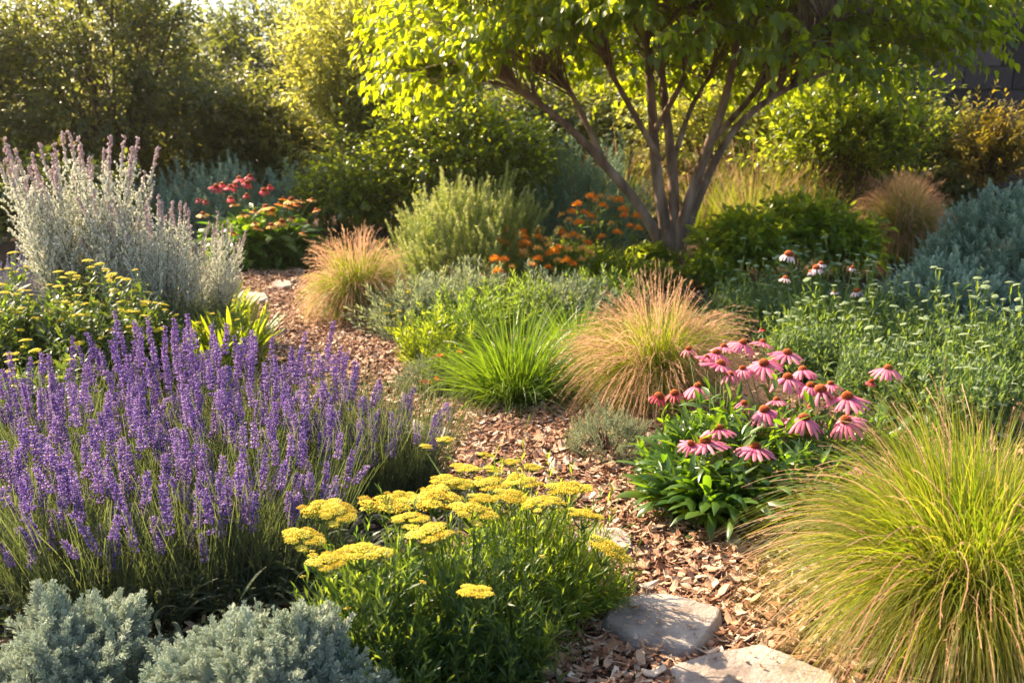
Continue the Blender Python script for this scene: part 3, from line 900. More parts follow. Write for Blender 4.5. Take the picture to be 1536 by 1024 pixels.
def grass(name, label, px, py, R0, H, n, mat, cat='ornamental grass', group=None, tmax=1.0, w=.0035, plume=0, plume_m=None, pl_len=1.05, seg=7, droop=.8, hairs=16, hair_len=.016, dry=0, base_r=None, pdroop=1.1, lmin=.45, ptilt=1.1, short=.3, dome=None, low=-.02, pdome=1.06):
    x, y = G(px, py)
    o = thing(name, label, cat, (x, y, 0), group)
    br = base_r or R0 * .22
    B, a, q = cyl_pts(n, br)
    az = a + rng.normal(0, .5, n)
    tilt = np.abs(q * tmax * .62 + rng.normal(0, .16, n))
    L = H * rng.uniform(lmin, 1.12, n) * (1 - short * np.clip(tilt, 0, 1.2))
    dr = rng.gamma(2.2, droop / 2.2, n) * (.45 + .55 * q)
    P = arcs(B, az, tilt, dr, L, seg, 1.6, wig=.035)
    P[..., 2] = np.maximum(P[..., 2], .01)
    if dome:
        P = dome_curves(n, br, dome, seg, .55, 1.06, low)
        q = np.hypot(P[:, -1, 0], P[:, -1, 1]) / dome[0]
    mb = MB()
    ribbon(mb, P, w * rng.uniform(.6, 1.3, n), rnd=np.clip(rng.beta(2, 2.4, n) + .12 * (q - .5), 0, 1), roll=.9, fold=0)
    mb.build('blades', mat, o)
    if plume:
        B, a, q = cyl_pts(plume, br * 1.05)
        az = a + rng.normal(0, .4, plume)
        q = np.clip(q * 1.15, 0, 1.1)
        tilt = np.abs(q * tmax * .62 * ptilt + rng.normal(0, .14, plume))
        L = H * pl_len * rng.uniform(.82, 1.12, plume) * (1 - short * np.clip(tilt, 0, 1.2))
        dr = rng.gamma(3, pdroop / 3, plume) * (.5 + .5 * q)
        P = arcs(B, az, tilt, dr, L, 12, 1.9, wig=.05)
        P[..., 2] = np.maximum(P[..., 2], .012)
        if dome:
            P = dome_curves(plume, br, dome, 12, pdome * .86, pdome * 1.08, low)
        mb = MB()
        ribbon(mb, P, .0018, np.ones(13), roll=1.0)
        # hairs along the upper part of every culm
        k = hairs
        S = rng.uniform(.70, 1.0, (plume, k))
        idx = S * 12; i0 = np.clip(idx.astype(int), 0, 11); f = (idx - i0)[..., None]
        ar = np.arange(plume)[:, None]
        p = P[ar, i0] * (1 - f) + P[ar, i0 + 1] * f
        T = norm(P[ar, i0 + 1] - P[ar, i0])
        d = norm(T + rng.normal(0, .38, T.shape))
        p = p.reshape(-1, 3); d = d.reshape(-1, 3)
        l = hair_len * rng.uniform(.6, 1.5, len(p))
        m = (p + d * l[:, None] * .5) + rng.normal(0, .001, p.shape)
        e = p + d * l[:, None]
        ribbon(mb, np.stack([p, m, e], 1), .0016, np.array([1, .9, .2]), rnd=np.repeat(rng.random(plume), k), roll=1.5)
        mb.build('seed_plumes', plume_m or M_TAN, o)
    if dry:
        B, a, q = cyl_pts(dry, br)
        P = arcs(B, a + rng.normal(0, .8, dry), np.abs(rng.normal(.5, .4, dry)), rng.normal(.8, .8, dry), H * rng.uniform(.3, 1.0, dry), 10, 1.3, wig=.32)
        P[..., 2] = np.maximum(P[..., 2], .01)
        mb = MB(); ribbon(mb, P, .0018, roll=1.2)
        mb.build('dry_strands', M_TAN, o)
    return o


grass('fountain_grass', 'big yellow-green grass clump in the right foreground, blades fanning over the mulch', 1445, 985, .5, .79, 12000, M_GRAS, tmax=1.8, w=.0032, plume=330, plume_m=M_TAN, pl_len=1.05, droop=1.05, hairs=10, hair_len=.010, dry=60, base_r=.10, dome=(.60, .70), short=.36, seg=9, pdroop=1.35, ptilt=1.05)
grass('fountain_grass', 'round tawny grass mound with fuzzy seed heads right of the fresh green tuft', 985, 612, .46, .70, 8500, M_GRAS, tmax=2.15, w=.0032, plume=1000, pl_len=1.08, droop=1.35, hairs=18, hair_len=.018, base_r=.13, dome=(.50, .60), short=.25, pdroop=1.7, ptilt=1.15)
grass('fountain_grass', 'tawny fuzzy grass mound on the far inner bend of the path', 536, 482, .42, .70, 5000, M_GRAS, tmax=2.1, w=.004, plume=750, short=.36, pl_len=1.08, droop=1.35, hairs=16, hair_len=.024, base_r=.16, dome=(.43, .62), pdroop=1.7, ptilt=1.15)
grass('fountain_grass', 'pink-tipped upright grass beyond the white coneflowers on the right', 1350, 396, .50, .98, 4600, M_GRAS, dome=(.52, .86), low=.12, tmax=1.3, w=.005, plume=1300, pl_len=1.12, droop=.5, hairs=14, hair_len=.035, base_r=.26, pdroop=.7, ptilt=1.05)
grass('green_grass', 'fresh green grassy tuft at the path edge left of the tawny mound', 775, 600, .33, .60, 1900, M_FRESH, cat='grass tuft', tmax=1.5, w=.0065, droop=1.15, base_r=.14, lmin=.5)
grass('green_grass', 'smaller upright green tuft behind the fresh one, by the tawny mound', 868, 540, .3, .42, 700, M_FRESH, cat='grass tuft', tmax=1.2, w=.007, droop=.9, base_r=.16, lmin=.5)
G_FEA = 'feathery pale grasses behind the tree'
for px, Y, H, n, lab in [(1130, 11.0, 1.15, 900, 'pale feathery grass just right of the maple stems'), (1210, 11.3, 1.15, 700, 'pinkish feathery grass beside the glossy shrub'), (925, 12.0, 1.2, 700, 'pale feathery grass seen left of the maple stems'), (1050, 11.8, 1.1, 600, 'feathery grass seen between the two right maple stems')]:
    gxp = PD(px, 300, Y)
    pyb = 512 + FPX * tan(math.atan(CAM_H / Y) - R(PITCH))
    grass('feathery_grass', lab, px, pyb, .4, H, int(n * .7), M_GRAS, group=G_FEA, tmax=.75, w=.006, plume=int(n * .22), pl_len=1.05, droop=.5, hairs=12, hair_len=.04, base_r=.28, pdroop=.6)


# ---------------------------------------------------------------- lavender
def arching_leaves(mb, n, r, Lr, w, tilt=(.3, .9), droop=(1.0, 2.0), seg=8, z=0.0, bend_in=0, zr=0.0):
    B, a, q = cyl_pts(n, r)
    B[:, 2] = z + rng.random(n) * zr
    P = arcs(B, a + rng.normal(0, .4, n), rng.uniform(*tilt, n), rng.uniform(*droop, n), rng.uniform(*Lr, n), seg, 1.5, wig=.04)
    P[..., 2] = np.maximum(P[..., 2], .01)
    t = np.linspace(0, 1, seg + 1)
    prof = np.interp(t, [0, .25, .45, .7, .88, 1], [.12, .28, .9, 1.0, .6, .06])
    ribbon(mb, P, w * rng.uniform(.7, 1.25, n), prof, roll=.25, fold=.35)


def lav_mesh(seed):
    g = np.random.default_rng(seed)
    H = g.uniform(.50, .60)
    n = 9
    s = np.linspace(0, 1, n)
    b1, b2 = g.normal(0, .025), g.normal(0, .015)
    P = np.stack([b1 * s ** 2 + b2 * np.sin(s * 4), g.normal(0, .02) * s ** 2, s * H], -1)
    mb = MB()
    tube(mb, P, np.linspace(.0016, .0011, n), 4, rnd=g.random(1), mat=0)
    def at(z):
        f = z / H
        return np.array([np.interp(f, s, P[:, 0]), np.interp(f, s, P[:, 1]), z])
    sp = g.uniform(.075, .155)
    z = H - sp; zs = [H - sp - g.uniform(.02, .05)] if g.random() < .6 else []
    while z < H - .004:
        zs.append(z); z += g.uniform(.009, .0135) * (1.25 if z < H - sp * .6 else .85)
    pos, dr, sc, rd = [], [], [], []
    shade = g.uniform(0, .35)
    for z in zs:
        f = np.clip((z - (H - sp)) / sp, 0, 1)
        k = int(g.integers(6, 10)) if f < .85 else 5
        rad = .0085 * (1.1 - .55 * f ** 2)
        a0 = g.uniform(0, 6)
        for j in range(k):
            a = a0 + j * 2 * pi / k + g.normal(0, .25)
            c = at(z + g.normal(0, .0025))
            pos.append(c + np.array([cos(a), sin(a), .25]) * rad * g.uniform(.75, 1.25))
            dr.append([cos(a), sin(a), g.uniform(.4, 1.3)])
            ss = g.uniform(.0042, .0068) * (1.05 - .3 * f)
            sc.append([ss * .62, ss * 1.25, ss * .62]); rd.append(np.clip(shade + g.beta(1.6, 2), 0, 1))
            if g.random() < .55:
                # open corolla: two little lips
                pos.append(pos[-1] + np.array([cos(a), sin(a), .5]) * .0055)
                dr.append([cos(a + .6), sin(a + .6), .2])
                sc.append([ss * .75, ss * .55, ss * .3]); rd.append(g.uniform(.6, 1))
    mb.inst(OCT, frames(np.array(dr), np.array(sc), roll=.5), np.array(pos), np.array(rd), mat=1)
    return mb.mesh('flower_spike', [M_LAVS, M_LAVB])


LAV = [lav_mesh(s) for s in range(14)]


def foliage_sprigs(mb, mt, r, h, n, sl, nl, ll, tpls, spread=.5, up=.8, inner=.3, droop=.05, grav=0., ang=.7, base=.0, jit=.25, rt=.0018):
    """fills a mound of half width r and height h with leafy sprigs"""
    u = rand_sph(n, 0.0)
    q = rng.uniform(inner, 1, n) ** .6 * lumps(u, 7, .1)
    p = u * np.array([r, r, h]) * q[:, None]
    d = norm(u * np.array([1, 1, .3]) * (1 - up) + np.array([0, 0, up]) + rng.normal(0, .22, u.shape))
    p = p - d * sl * .8
    p[:, 2] = np.maximum(p[:, 2], base)
    leafy_twigs(mb, mt, p, d, sl * rng.uniform(.6, 1.25, n), nl, ll, tpls, droop=droop, grav=grav, ang=ang, spread=spread, jit=jit, rt=rt)


def lavender(label, px, py, r, k, H=1.0, lean=0.0):
    x, y = G(px, py)
    o = thing('lavender_plant', label, 'lavender', (x, y, 0), 'lavender plants massed at the left of the path')
    mb = MB()
    foliage_sprigs(mb, None, r * .95, .22 if px > 480 else .27, 330, .15, 15, .034, LT_THIN, up=.75, ang=.75)
    B, a, q = cyl_pts(500, r * .8)
    P = arcs(B, a + rng.normal(0, .4, 500), q * .35 + .05, rng.normal(.15, .1, 500), rng.uniform(.25, .47, 500), 5, wig=.03)
    ribbon(mb, P, .0016, np.ones(6), roll=1)
    if py > 835:
        arching_leaves(mb, 200, r * 1.3, (.12, .22), .013, (.3, 1.2), (.6, 1.5), z=0, zr=.05)
        foliage_sprigs(mb, None, r * 1.5, .13, 280, .11, 10, .036, LT_THIN, up=.5, ang=.8)
    mb.build('foliage', M_LAVF, o)
    B, a, q = cyl_pts(int(k * 1.12), r * .80)
    for i in range(len(B)):
        hh = rng.uniform(.55, 1.08) if py > 835 else rng.uniform(.66, 1.14)
        t = q[i] ** 2 * .22 + abs(rng.normal(0, .05)) + (.25 if rng.random() < .05 else 0)
        aa = a[i] + rng.normal(0, .25)
        place('flower_spike', LAV[rng.integers(0, 14)], o, (B[i, 0], B[i, 1], -.01), (0, t, aa), sc=(.88, .88, H * hh))
    return o


for a in [('lavender at the left edge of the photo, above the silver foliage', 20, 885, .26, 54, .86),
          ('lavender in the front row whose low spikes lean towards the silver mound', 160, 898, .27, 58, .88),
          ('lavender in the front row above the middle of the silver mound', 290, 882, .27, 62, .86),
          ('lavender in the front row just left of the leftmost yellow flower heads', 405, 860, .24, 46, .82),
          ('lavender in the second row near the left edge of the photo', 70, 785, .28, 50, .86),
          ('lavender with thick pale spikes in the second row, third from the left edge', 215, 785, .28, 54, .86),
          ('lavender in the middle of the mass, second row', 350, 770, .28, 56, .90),
          ('lavender of the second row behind the upper yellow flower heads', 470, 765, .26, 48, .86),
          ('lavender at the right end of the mass, thin spikes against the mulch path', 545, 750, .20, 26, .66),
          ('lavender at the back left below the dark leaves of the yellow flowers', 90, 715, .30, 52, .84),
          ('lavender at the back with the tallest spikes, in front of the lime leaves', 280, 700, .30, 58, 1.0),
          ('lavender at the back beside the path bend', 405, 705, .28, 46, .92),
          ('lavender at the back whose tips cross the sunlit path', 500, 715, .20, 24, .82),
          ('thin lavender nearest the path, a few spikes crossing the pale stones', 615, 738, .15, 16, .62)]:
    lavender(*a)


# ---------------------------------------------------------------- yarrow with flat yellow heads
def corymb_mesh(seed, R0=.06, dens=1.0, mats=None, lobes=8, fl=.0030, stemlen=.06, sub=True):
    g = np.random.default_rng(seed)
    mb = MB()
    pos, sc, rd = [], [], []
    asp = g.uniform(.8, 1.0)
    for k in range(lobes):
        if k == 0:
            c = np.array([0, 0, .0]); lr = R0 * .42
        else:
            a = 2 * pi * (k - 1) / (lobes - 1) + g.normal(0, .15)
            rr = R0 * g.uniform(.55, .72)
            c = np.array([cos(a) * rr, sin(a) * rr * asp, -R0 * .15 + g.normal(0, R0 * .09)]); lr = R0 * g.uniform(.24, .40)
        nf = int(dens * 46 * (lr / (R0 * .4)) ** 2)
        i = np.arange(nf) + .5
        q = np.sqrt(i / nf); th = i * 2.39996 + g.uniform(0, 6)
        q = q + g.normal(0, .03, nf)
        pz = (1 - q ** 2) * lr * .30 + g.normal(0, R0 * .012, nf)
        pos.append(np.stack([c[0] + np.cos(th) * q * lr, c[1] + np.sin(th) * q * lr, c[2] + pz], -1))
        rd.append(np.clip(g.beta(2, 2, nf) * .8 + g.normal(.05, .2) - .25 * (g.random(nf) < .08), 0, 1))
        # pedicel
        b = np.array([0, 0, -stemlen * g.uniform(.8, 1.05)])
        s = np.linspace(0, 1, 5)[:, None]
        P = b + (c + [0, 0, -.002] - b) * s + np.array([c[0], c[1], 0]) * np.sin(s * pi) * .25
        tube(mb, P, np.linspace(.0019, .0013, 5) * (R0 / .06), 4, mat=0)
        tube(mb, np.array([c + [0, 0, -lr * .38], c + [0, 0, 0]]), np.array([.0015, lr * .85]), 7, mat=0)
    pos = np.concatenate(pos); rd = np.concatenate(rd); n = len(pos)
    s = fl * g.uniform(.75, 1.25, n)
    u = np.stack([g.normal(0, .25, n) + pos[:, 0] / R0 * .4, g.normal(0, .25, n) + pos[:, 1] / R0 * .4, np.ones(n)], -1)
    # dome axis is local Z: build frames with Z along u
    u = norm(u); x = norm(np.cross(u, [0, 1, .001])); yv = np.cross(u, x)
    M = np.stack([x, yv, u], 2) * s[:, None, None]
    mb.inst(DOME if sub else OCT, M, pos, rd, mat=1)
    return mb.mesh('flower_head', mats or [M_YELS, M_YELB])


YAR = [corymb_mesh(40 + s, .062, lobes=int(9 + s % 4), dens=1.7, fl=.0026) for s in range(6)]
YARS = [corymb_mesh(60 + s, .062, lobes=6, dens=.8, fl=.0036) for s in range(3)]


def stem_part(o, b, h, r=.003, mat=M_YELS, leaves=None, nl=6, ll=.06, tpls=LT_THIN, bend=.08, s0=.15, s1=.92, name='stem'):
    b = np.asarray(b, float); h = np.asarray(h, float)
    s = np.linspace(0, 1, 9)[:, None]
    lat = np.array([h[0] - b[0], h[1] - b[1], 0])
    P = b + (h - b) * s - lat * np.sin(s * pi) * .22 + rng.normal(0, bend * .06, (1, 3)) * np.sin(s * pi) * [1, 1, 0]
    mb = MB(); tube(mb, P, np.linspace(r * 1.2, r * .8, 9), 6, mat=0)
    if leaves is not None:
        S = np.linspace(s0, s1, nl); Pn = np.stack([np.interp(S, s[:, 0], P[:, k]) for k in range(3)], -1)
        a = np.arange(nl) * 2.4 + rng.uniform(0, 6)
        d = np.stack([np.cos(a), np.sin(a), np.full(nl, .9)], -1)
        mb2_tp = tpls
        for i in range(nl):
            mb.inst(mb2_tp[rng.integers(0, len(mb2_tp))], frames(d[i:i + 1], ll * rng.uniform(.7, 1.2) * (1.15 - .6 * S[i]), roll=.4), Pn[i:i + 1], mat=1)
        mb.build(name, [mat, leaves], o)
    else:
        mb.build(name, mat, o)


YH = [  # px, py, width px, depth, which plant
    (480, 756, 70, 2.36, 0), (507, 765, 60, 2.30, 0), (579, 750, 88, 2.38, 0), (545, 822, 92, 2.08, 0), (490, 838, 66, 2.08, 0), (455, 801, 66, 2.22, 0),
    (614, 773, 62, 2.28, 0), (645, 794, 80, 2.14, 1), (655, 743, 82, 2.42, 1), (711, 762, 72, 2.34, 1), (712, 884, 62, 1.98, 1), (668, 716, 52, 2.62, 1),
    (648, 730, 40, 2.55, 1), (702, 700, 42, 2.75, 2), (735, 722, 62, 2.62, 2), (742, 702, 38, 2.8, 2), (768, 742, 60, 2.5, 1), (790, 720, 58, 2.68, 2),
    (805, 750, 52, 2.46, 2), (852, 729, 78, 2.66, 2), (800, 698, 30, 2.95, 2), (878, 768, 62, 2.52, 2), (917, 821, 74, 2.36, 2), (690, 697, 34, 2.85, 2),
    (668, 657, 32, 3.2, 2), (640, 668, 24, 3.1, 2), (765, 690, 30, 3.0, 2), (725, 745, 50, 2.5, 1), (600, 740, 50, 2.46, 0), (728, 680, 26, 3.0, 2), (690, 722, 44, 2.6, 1), (832, 748, 44, 2.55, 2), (770, 716, 40, 2.75, 2)]
YB = [(2.24, 560), (2.34, 690), (2.62, 790)]
ylab = ['yarrow with broad yellow heads at the left, stems bare above the dark leaves', 'yarrow in the middle carrying the lowest small yellow head', 'yarrow on the path side, thin lit stalks and heads drooping over the mulch']
for k, (Yb, pxb) in enumerate(YB):
    xb = gx(pxb, Yb)
    o = thing('yarrow_plant', ylab[k], 'yarrow', (xb, Yb, 0), 'yellow yarrow in the front of the bed')
    mb = MB(); mt = None
    r = [.27, .27, .30][k]
    if k < 2:
        foliage_sprigs(mb, mb, r * .95, .40, 560, .20, 18, .045, LT_THIN, up=.8, ang=.7, inner=.15, droop=.03, grav=.05)
        foliage_sprigs(mb, mb, r * 1.05, .12, 110, .12, 8, .085, LT_LANCE, up=.4, ang=.8, inner=.2, droop=.1, grav=.15)
    else:
        foliage_sprigs(mb, mb, r * .98, .42, 600, .22, 17, .040, LT_THIN, up=.72, ang=.6, inner=.1, droop=.03)
        foliage_sprigs(mb, mb, r * 1.0, .14, 120, .12, 8, .07, LT_LANCE, up=.4, ang=.8, inner=.3, droop=.1, grav=.1)
    mb.build('foliage', M_YARL if k < 2 else M_YARLIT, o)
    for (px, py, w, Yh, kk) in YH:
        if kk != k:
            continue
        h = PD(px, py, Yh) - np.array([xb, Yb, 0])
        wid = w / FPX * math.hypot(Yh, CAM_H - h[2] - 0) 
        out = np.array([h[0], h[1]]) * .35
        b = np.array([out[0], out[1], -.01])
        top = h + [0, 0, -.055 * wid / .12]
        stem_part(o, b, top, r=.0032, leaves=M_YARL, nl=16, ll=.055, tpls=LT_THIN)
        tilt = rng.normal(.05, .10) + (.25 if px > 870 else 0)
        place('flower_head', YAR[rng.integers(0, 6)], o, tuple(h), (rng.normal(0, .07) - .04, tilt, rng.uniform(-.5, .5)), sc=(wid / .122, wid / .122, wid / .138))
    # small round buds on side stalks
    for i in range(7):
        a = rng.uniform(0, 6.28); q = r * rng.uniform(.3, .95)
        h = np.array([cos(a) * q, sin(a) * q, rng.uniform(.26, .38)])
        stem_part(o, h * [.5, .5, 0], h, r=.0014)
        place('bud', YARS[i % 3], o, tuple(h + [0, 0, .008]), (0, 0, a), sc=rng.uniform(.10, .18))


# ---------------------------------------------------------------- silver artemisia mounds
def coral_tpl(seed, n=24, L=.10):
    g = np.random.default_rng(seed); mb = MB()
    s = np.linspace(0, 1, 5)
    P = np.stack([g.normal(0, .008) * s ** 2, g.normal(0, .008) * s ** 2, s * L], -1)
    tube(mb, P, np.linspace(.0018, .0012, 5), 4)
    pa, pb = [], []
    rA = []
    for i in range(n):
        f = .12 + .88 * (i + .5) / n
        a = i * 2.4 + g.normal(0, .3)
        c = np.array([np.interp(f, s, P[:, 0]), np.interp(f, s, P[:, 1]), f * L])
        el = .55 + .75 * f
        d = np.array([cos(a) * cos(el), sin(a) * cos(el), sin(el)])
        l = g.uniform(.022, .036) * (1.1 - .35 * f)
        m = c + d * l * .55; e = c + d * l + np.array([0, 0, .003])
        pa.append([c, m, e])
        sd = norm(np.cross(d, [0, 0, 1.0]))
        for sg in (-1, 1):
            e2 = m + (d * .7 + sd * sg * .55 + np.array([0, 0, .25])) * l * .55
            pb.append([m, (m + e2) / 2 + d * .001, e2])
    tube(mb, np.array(pa), np.array([.0012, .0017, .0014]), 3)
    tube(mb, np.array(pb), np.array([.0012, .0016, .0012]), 3)
    v = np.concatenate(mb.v)[:, [0, 2, 1]] * [1, 1, -1]
    q = np.concatenate(mb.q)
    return v, q, np.zeros((0, 3), int), np.concatenate(mb.tt)


CORAL = [coral_tpl(s) for s in range(6)]


def mound(name, label, cat, x, y, r, h, n, tpls, mat, group=None, sc=1.0, up=.45, amp=.1, inner=.55, flat=1.0, partname='foliage', ry=None):
    o = thing(name, label, cat, (x, y, 0), group)
    u = rand_sph(n, -.02)
    q = rng.uniform(inner, 1, n) ** .5 * lumps(u, 8, amp)
    p = u * np.array([r, ry or r, h]) * q[:, None]
    d = norm(u * np.array([1, 1, .6]) * (1 - up) + np.array([0, 0, up]) + rng.normal(0, .2, u.shape))
    p = p - d * .05 * sc
    p[:, 2] = np.maximum(p[:, 2], .004)
    mb = MB(); sel = rng.integers(0, len(tpls), n)
    ss = sc * rng.uniform(.7, 1.2, n)
    M = frames(d, ss, roll=3.0)
    w = np.clip(rng.random(n) * .7 + (q - inner) * .3, 0, 1)
    for i, tp in enumerate(tpls):
        m = sel == i
        mb.inst(tp, M[m], p[m], w[m])
    # woody stems under the shoots
    k = 26
    a = rng.uniform(0, 6.28, k); e = np.stack([np.cos(a) * r * .6, np.sin(a) * r * .6, np.full(k, h * .6)], -1) * rng.uniform(.5, 1.1, (k, 1))
    s = np.linspace(0, 1, 5)[None, :, None]
    P = e[:, None] * s ** [1, 1, 1.3]
    o2 = mb.build(partname, mat, o)
    m2 = MB(); tube(m2, P, np.linspace(.004, .002, 5), 5); m2.build('stems', TWIG, o)
    return o


G_SIL = 'silver artemisia mounds along the front edge'
for px, Y, r_, h_, n_, lab in [(345, 1.99, .25, .285, 2600, 'largest silver artemisia mound, left of the yarrow stems'),
                              (20, 2.12, .20, .25, 1200, 'pale silver artemisia tuft at the left edge of the photo below the lavender'),
                              (110, 1.80, .28, .17, 2000, 'silver artemisia mound in the bottom left corner'),
                              (205, 1.90, .20, .19, 900, 'low silver artemisia in the dip left of the largest mound'),
                              (265, 1.72, .26, .20, 1300, 'silver artemisia between the corner mound and the largest mound'),
                              (400, 1.68, .20, .20, 1000, 'silver artemisia cut by the bottom edge, in front of the largest mound')]:
    mound('artemisia_mound', lab, 'artemisia', gx(px, Y), Y, r_, h_, n_, CORAL, M_SILV, G_SIL, amp=.09, sc=.74, up=.5)



# ---------------------------------------------------------------- coneflowers
def petal_tpl(L=1.0, w=.26, droop=.7, seg=6, seed=0):
    g = np.random.default_rng(seed)
    s = np.linspace(0, 1, seg + 1)
    th = -.05 - droop * (s ** .8) * 1.25
    st = np.stack([np.cos(th), np.sin(th)], -1) * (L / seg)
    yz = np.concatenate([[[0, 0]], np.cumsum(st[1:], 0)])
    prof = np.interp(s, [0, .12, .5, .85, 1], [.35, .7, 1, .85, .42]) * w / 2
    v = []; cols = 5
    for k in range(seg + 1):
        for c in range(cols):
            f = (c / (cols - 1) - .5) * 2
            rid = .022 * (1 if c % 2 else -1) * (k > 0)
            notch = -.04 * (1 if c in (1, 3) else 0) * (k == seg) + .02 * (c in (0, 4)) * (-2) * (k == seg)
            v.append((f * prof[k], yz[k, 0] - notch * 0, yz[k, 1] + rid - f * f * prof[k] * .5))
    q = []
    for k in range(seg):
        for c in range(cols - 1):
            a = k * cols + c
            q.append((a, a + 1, a + 1 + cols, a + cols))
    return np.array(v, float), np.array(q), np.zeros((0, 3), int), np.repeat(s, cols)


def flower_meshes(seed, pm, R_=.045, np_=15, droop=.8, cone=1.0, cm=None, w=.27):
    g = np.random.default_rng(seed); mb = MB()
    n = np_ + int(g.integers(-1, 2))
    a = np.arange(n) * 2 * pi / n + g.normal(0, .06, n)
    rd = g.random(n)
    for i in range(n):
        tp = petal_tpl(1, w * g.uniform(.85, 1.15), droop * g.uniform(.75, 1.25), 6, i)
        c, s = cos(a[i]), sin(a[i])
        l = R_ * g.uniform(.86, 1.08)
        M = np.array([[-s, c, 0], [c, s, 0], [0, 0, 1.0]]).T[None] * l
        M = np.stack([np.array([-s, c, 0]), np.array([c, s, 0]), np.array([0, 0, 1.0])], 1)[None] * l
        mb.inst(tp, M, np.array([[c * .012 * cone, s * .012 * cone, 0]]), np.array([rd[i]]))
    petals = mb.mesh('flower', pm)
    mb = MB()
    rc, hc = .0165 * cone, .0175 * cone
    v, q, t, tt = dome_tpl(12, 5, 1.0)
    mb.add(v * [rc * .9, rc * .9, hc * .9] + [0, 0, -.002], q, t, rnd=.1, tt=0)
    k = 190
    i = np.arange(k) + .5
    z = 1 - i / k * .98; th = i * 2.39996
    u = np.stack([np.sqrt(1 - z * z) * np.cos(th), np.sqrt(1 - z * z) * np.sin(th), z], -1)
    P = u * [rc * .88, rc * .88, hc * .88]
    d = norm(u + [0, 0, .35])
    tp = (np.array([(-.5, 0, -.5), (.5, 0, -.5), (0, 0, .6), (0, 1, 0)], float), np.zeros((0, 4), int), np.array([(0, 1, 3), (1, 2, 3), (2, 0, 3)]), np.array([0, 0, 0, 1.0]))
    M = frames(d, np.stack([np.full(k, .0024 * cone), g.uniform(.0042, .0062, k) * cone, np.full(k, .0024 * cone)], 1), roll=1)
    mb.inst(tp, M, P, np.clip(g.beta(2, 2, k) * .6 + z * .5, 0, 1))
    conem = mb.mesh('cone', cm or M_CONE)
    return petals, conem


CF = [flower_meshes(s, M_PINK, .054, 14, [.35, .5, .75, .45, .65, .25][s], [.85, .95, .85, .9, .8, .9][s], w=.225) for s in range(6)]
CF.append(flower_meshes(21, M_PINK, .050, 9, 1.05, .95, w=.21))
CFR = [flower_meshes(9, M_REDP, .034, 12, .7, .9), flower_meshes(10, M_REDP, .03, 12, 1.0, 1.0)]
CFW = [flower_meshes(12, M_WHITEP, .042, 13, .65, 1.3), flower_meshes(13, M_WHITEP, .042, 12, .95, 1.4)]
CFO = [flower_meshes(14, M_ORNP, .030, 16, .3, .9, w=.34), flower_meshes(15, M_AMBP, .036, 14, .4, .8, w=.34), flower_meshes(16, M_AMBP, .032, 13, .75, .9, w=.34)]


def put_flower(o, ms, p, sc, tilt=None, lean=0.0, name='flower'):
    rot = (rng.normal(0, .16) + .12, rng.normal(0, .16) + lean, rng.uniform(0, 6.28)) if tilt is None else tilt
    f = place(name, ms[0], o, tuple(p), rot, sc)
    place('cone', ms[1], f)
    return f


CFL = [(1033, 524, 28), (1074, 530, 45), (1086, 520, 32), (1114, 515, 42), (1144, 513, 30), (1081, 547, 50), (1114, 553, 34), (1095, 563, 35), (1146, 546, 50), (1181, 530, 46),
       (1182, 567, 54), (1204, 555, 42), (1216, 579, 42), (1231, 586, 56), (1246, 576, 34), (1271, 596, 55), (1269, 631, 55), (1206, 628, 58), (1147, 616, 54), (1116, 606, 34),
       (1047, 580, 42), (1332, 553, 44), (1077, 643, 44), (1058, 663, 55), (1036, 666, 34), (1133, 671, 52), (1165, 600, 30), (1060, 536, 26), (1290, 700, 34)]
CFLR = [(988, 596, 38), (1012, 591, 36), (1307, 573, 22), (1142, 494, 13), (1215, 610, 18)]


def cf_pos(px, py):
    Y = np.interp(py, [495, 540, 600, 670], [4.1, 3.85, 3.6, 3.28])
    return PD(px, py, Y)


xb, yb = G(1125, 765)
plants_cf = [(1075, 772, 'coneflower clump on the mulch side with broad glossy leaves and a few red blooms', 0, 1112),
             (1200, 765, 'coneflower clump nearest the yellow-green grass, with the densest pink blooms', 1112, 1290),
             (1305, 700, 'slender coneflower standing apart at the right with a single raised pink bloom', 1290, 1600)]
for px, py, lab, x0, x1 in plants_cf:
    x, y = G(px, py)
    o = thing('coneflower_plant', lab, 'coneflower', (x, y, 0), 'pink coneflowers on the right bank of the path')
    mb = MB()
    big = x1 < 1500
    r = .22 if big else .09
    nL = 1 if big else .2
    arching_leaves(mb, int(150 * nL), r * .8, (.18, .29), .042, (.2, .9), (.9, 1.9), z=0, zr=.08)
    arching_leaves(mb, int(90 * nL), r, (.12, .19), .034, (.4, 1.1), (.8, 1.8), z=.05, zr=.10)
    foliage_sprigs(mb, mb, r * 1.15, .30, int(170 * nL), .17, 7, .095, LT_LANCE, up=.75, ang=.85, inner=.2, droop=.05, grav=.25)
    if big:
        back = MB()
        foliage_sprigs(back, back, r * 1.1, .40, 190, .17, 7, .09, LT_LANCE, up=.8, ang=.85, inner=.2, droop=.05, grav=.25)
        for V in back.v:
            V[:, 1] += .22
        back.build('rear_leaves', M_LUSH, o)
    mb.build('leaves', M_LUSH, o)
    for k, (a, b, w) in enumerate(CFL + CFLR):
        if not (x0 <= a < x1):
            continue
        h = cf_pos(a, b)
        dist = math.hypot(h[1], CAM_H - h[2])
        h = h - np.array([x, y, 0])
        dx, dy = h[0], h[1]
        red = k >= len(CFL)
        base = np.array([dx * .45, dy * .45, -.01])
        stem_part(o, base, h - [0, 0, .004], r=.0024, leaves=M_LUSH, nl=5, ll=.085, tpls=LT_LANCE, s1=.7)
        sc = w / FPX * dist / .097
        ms = (CFR[k % 2] if red else CF[rng.integers(0, 7)])
        if red:
            sc = w / FPX * dist / .085
        put_flower(o, ms, h, sc)


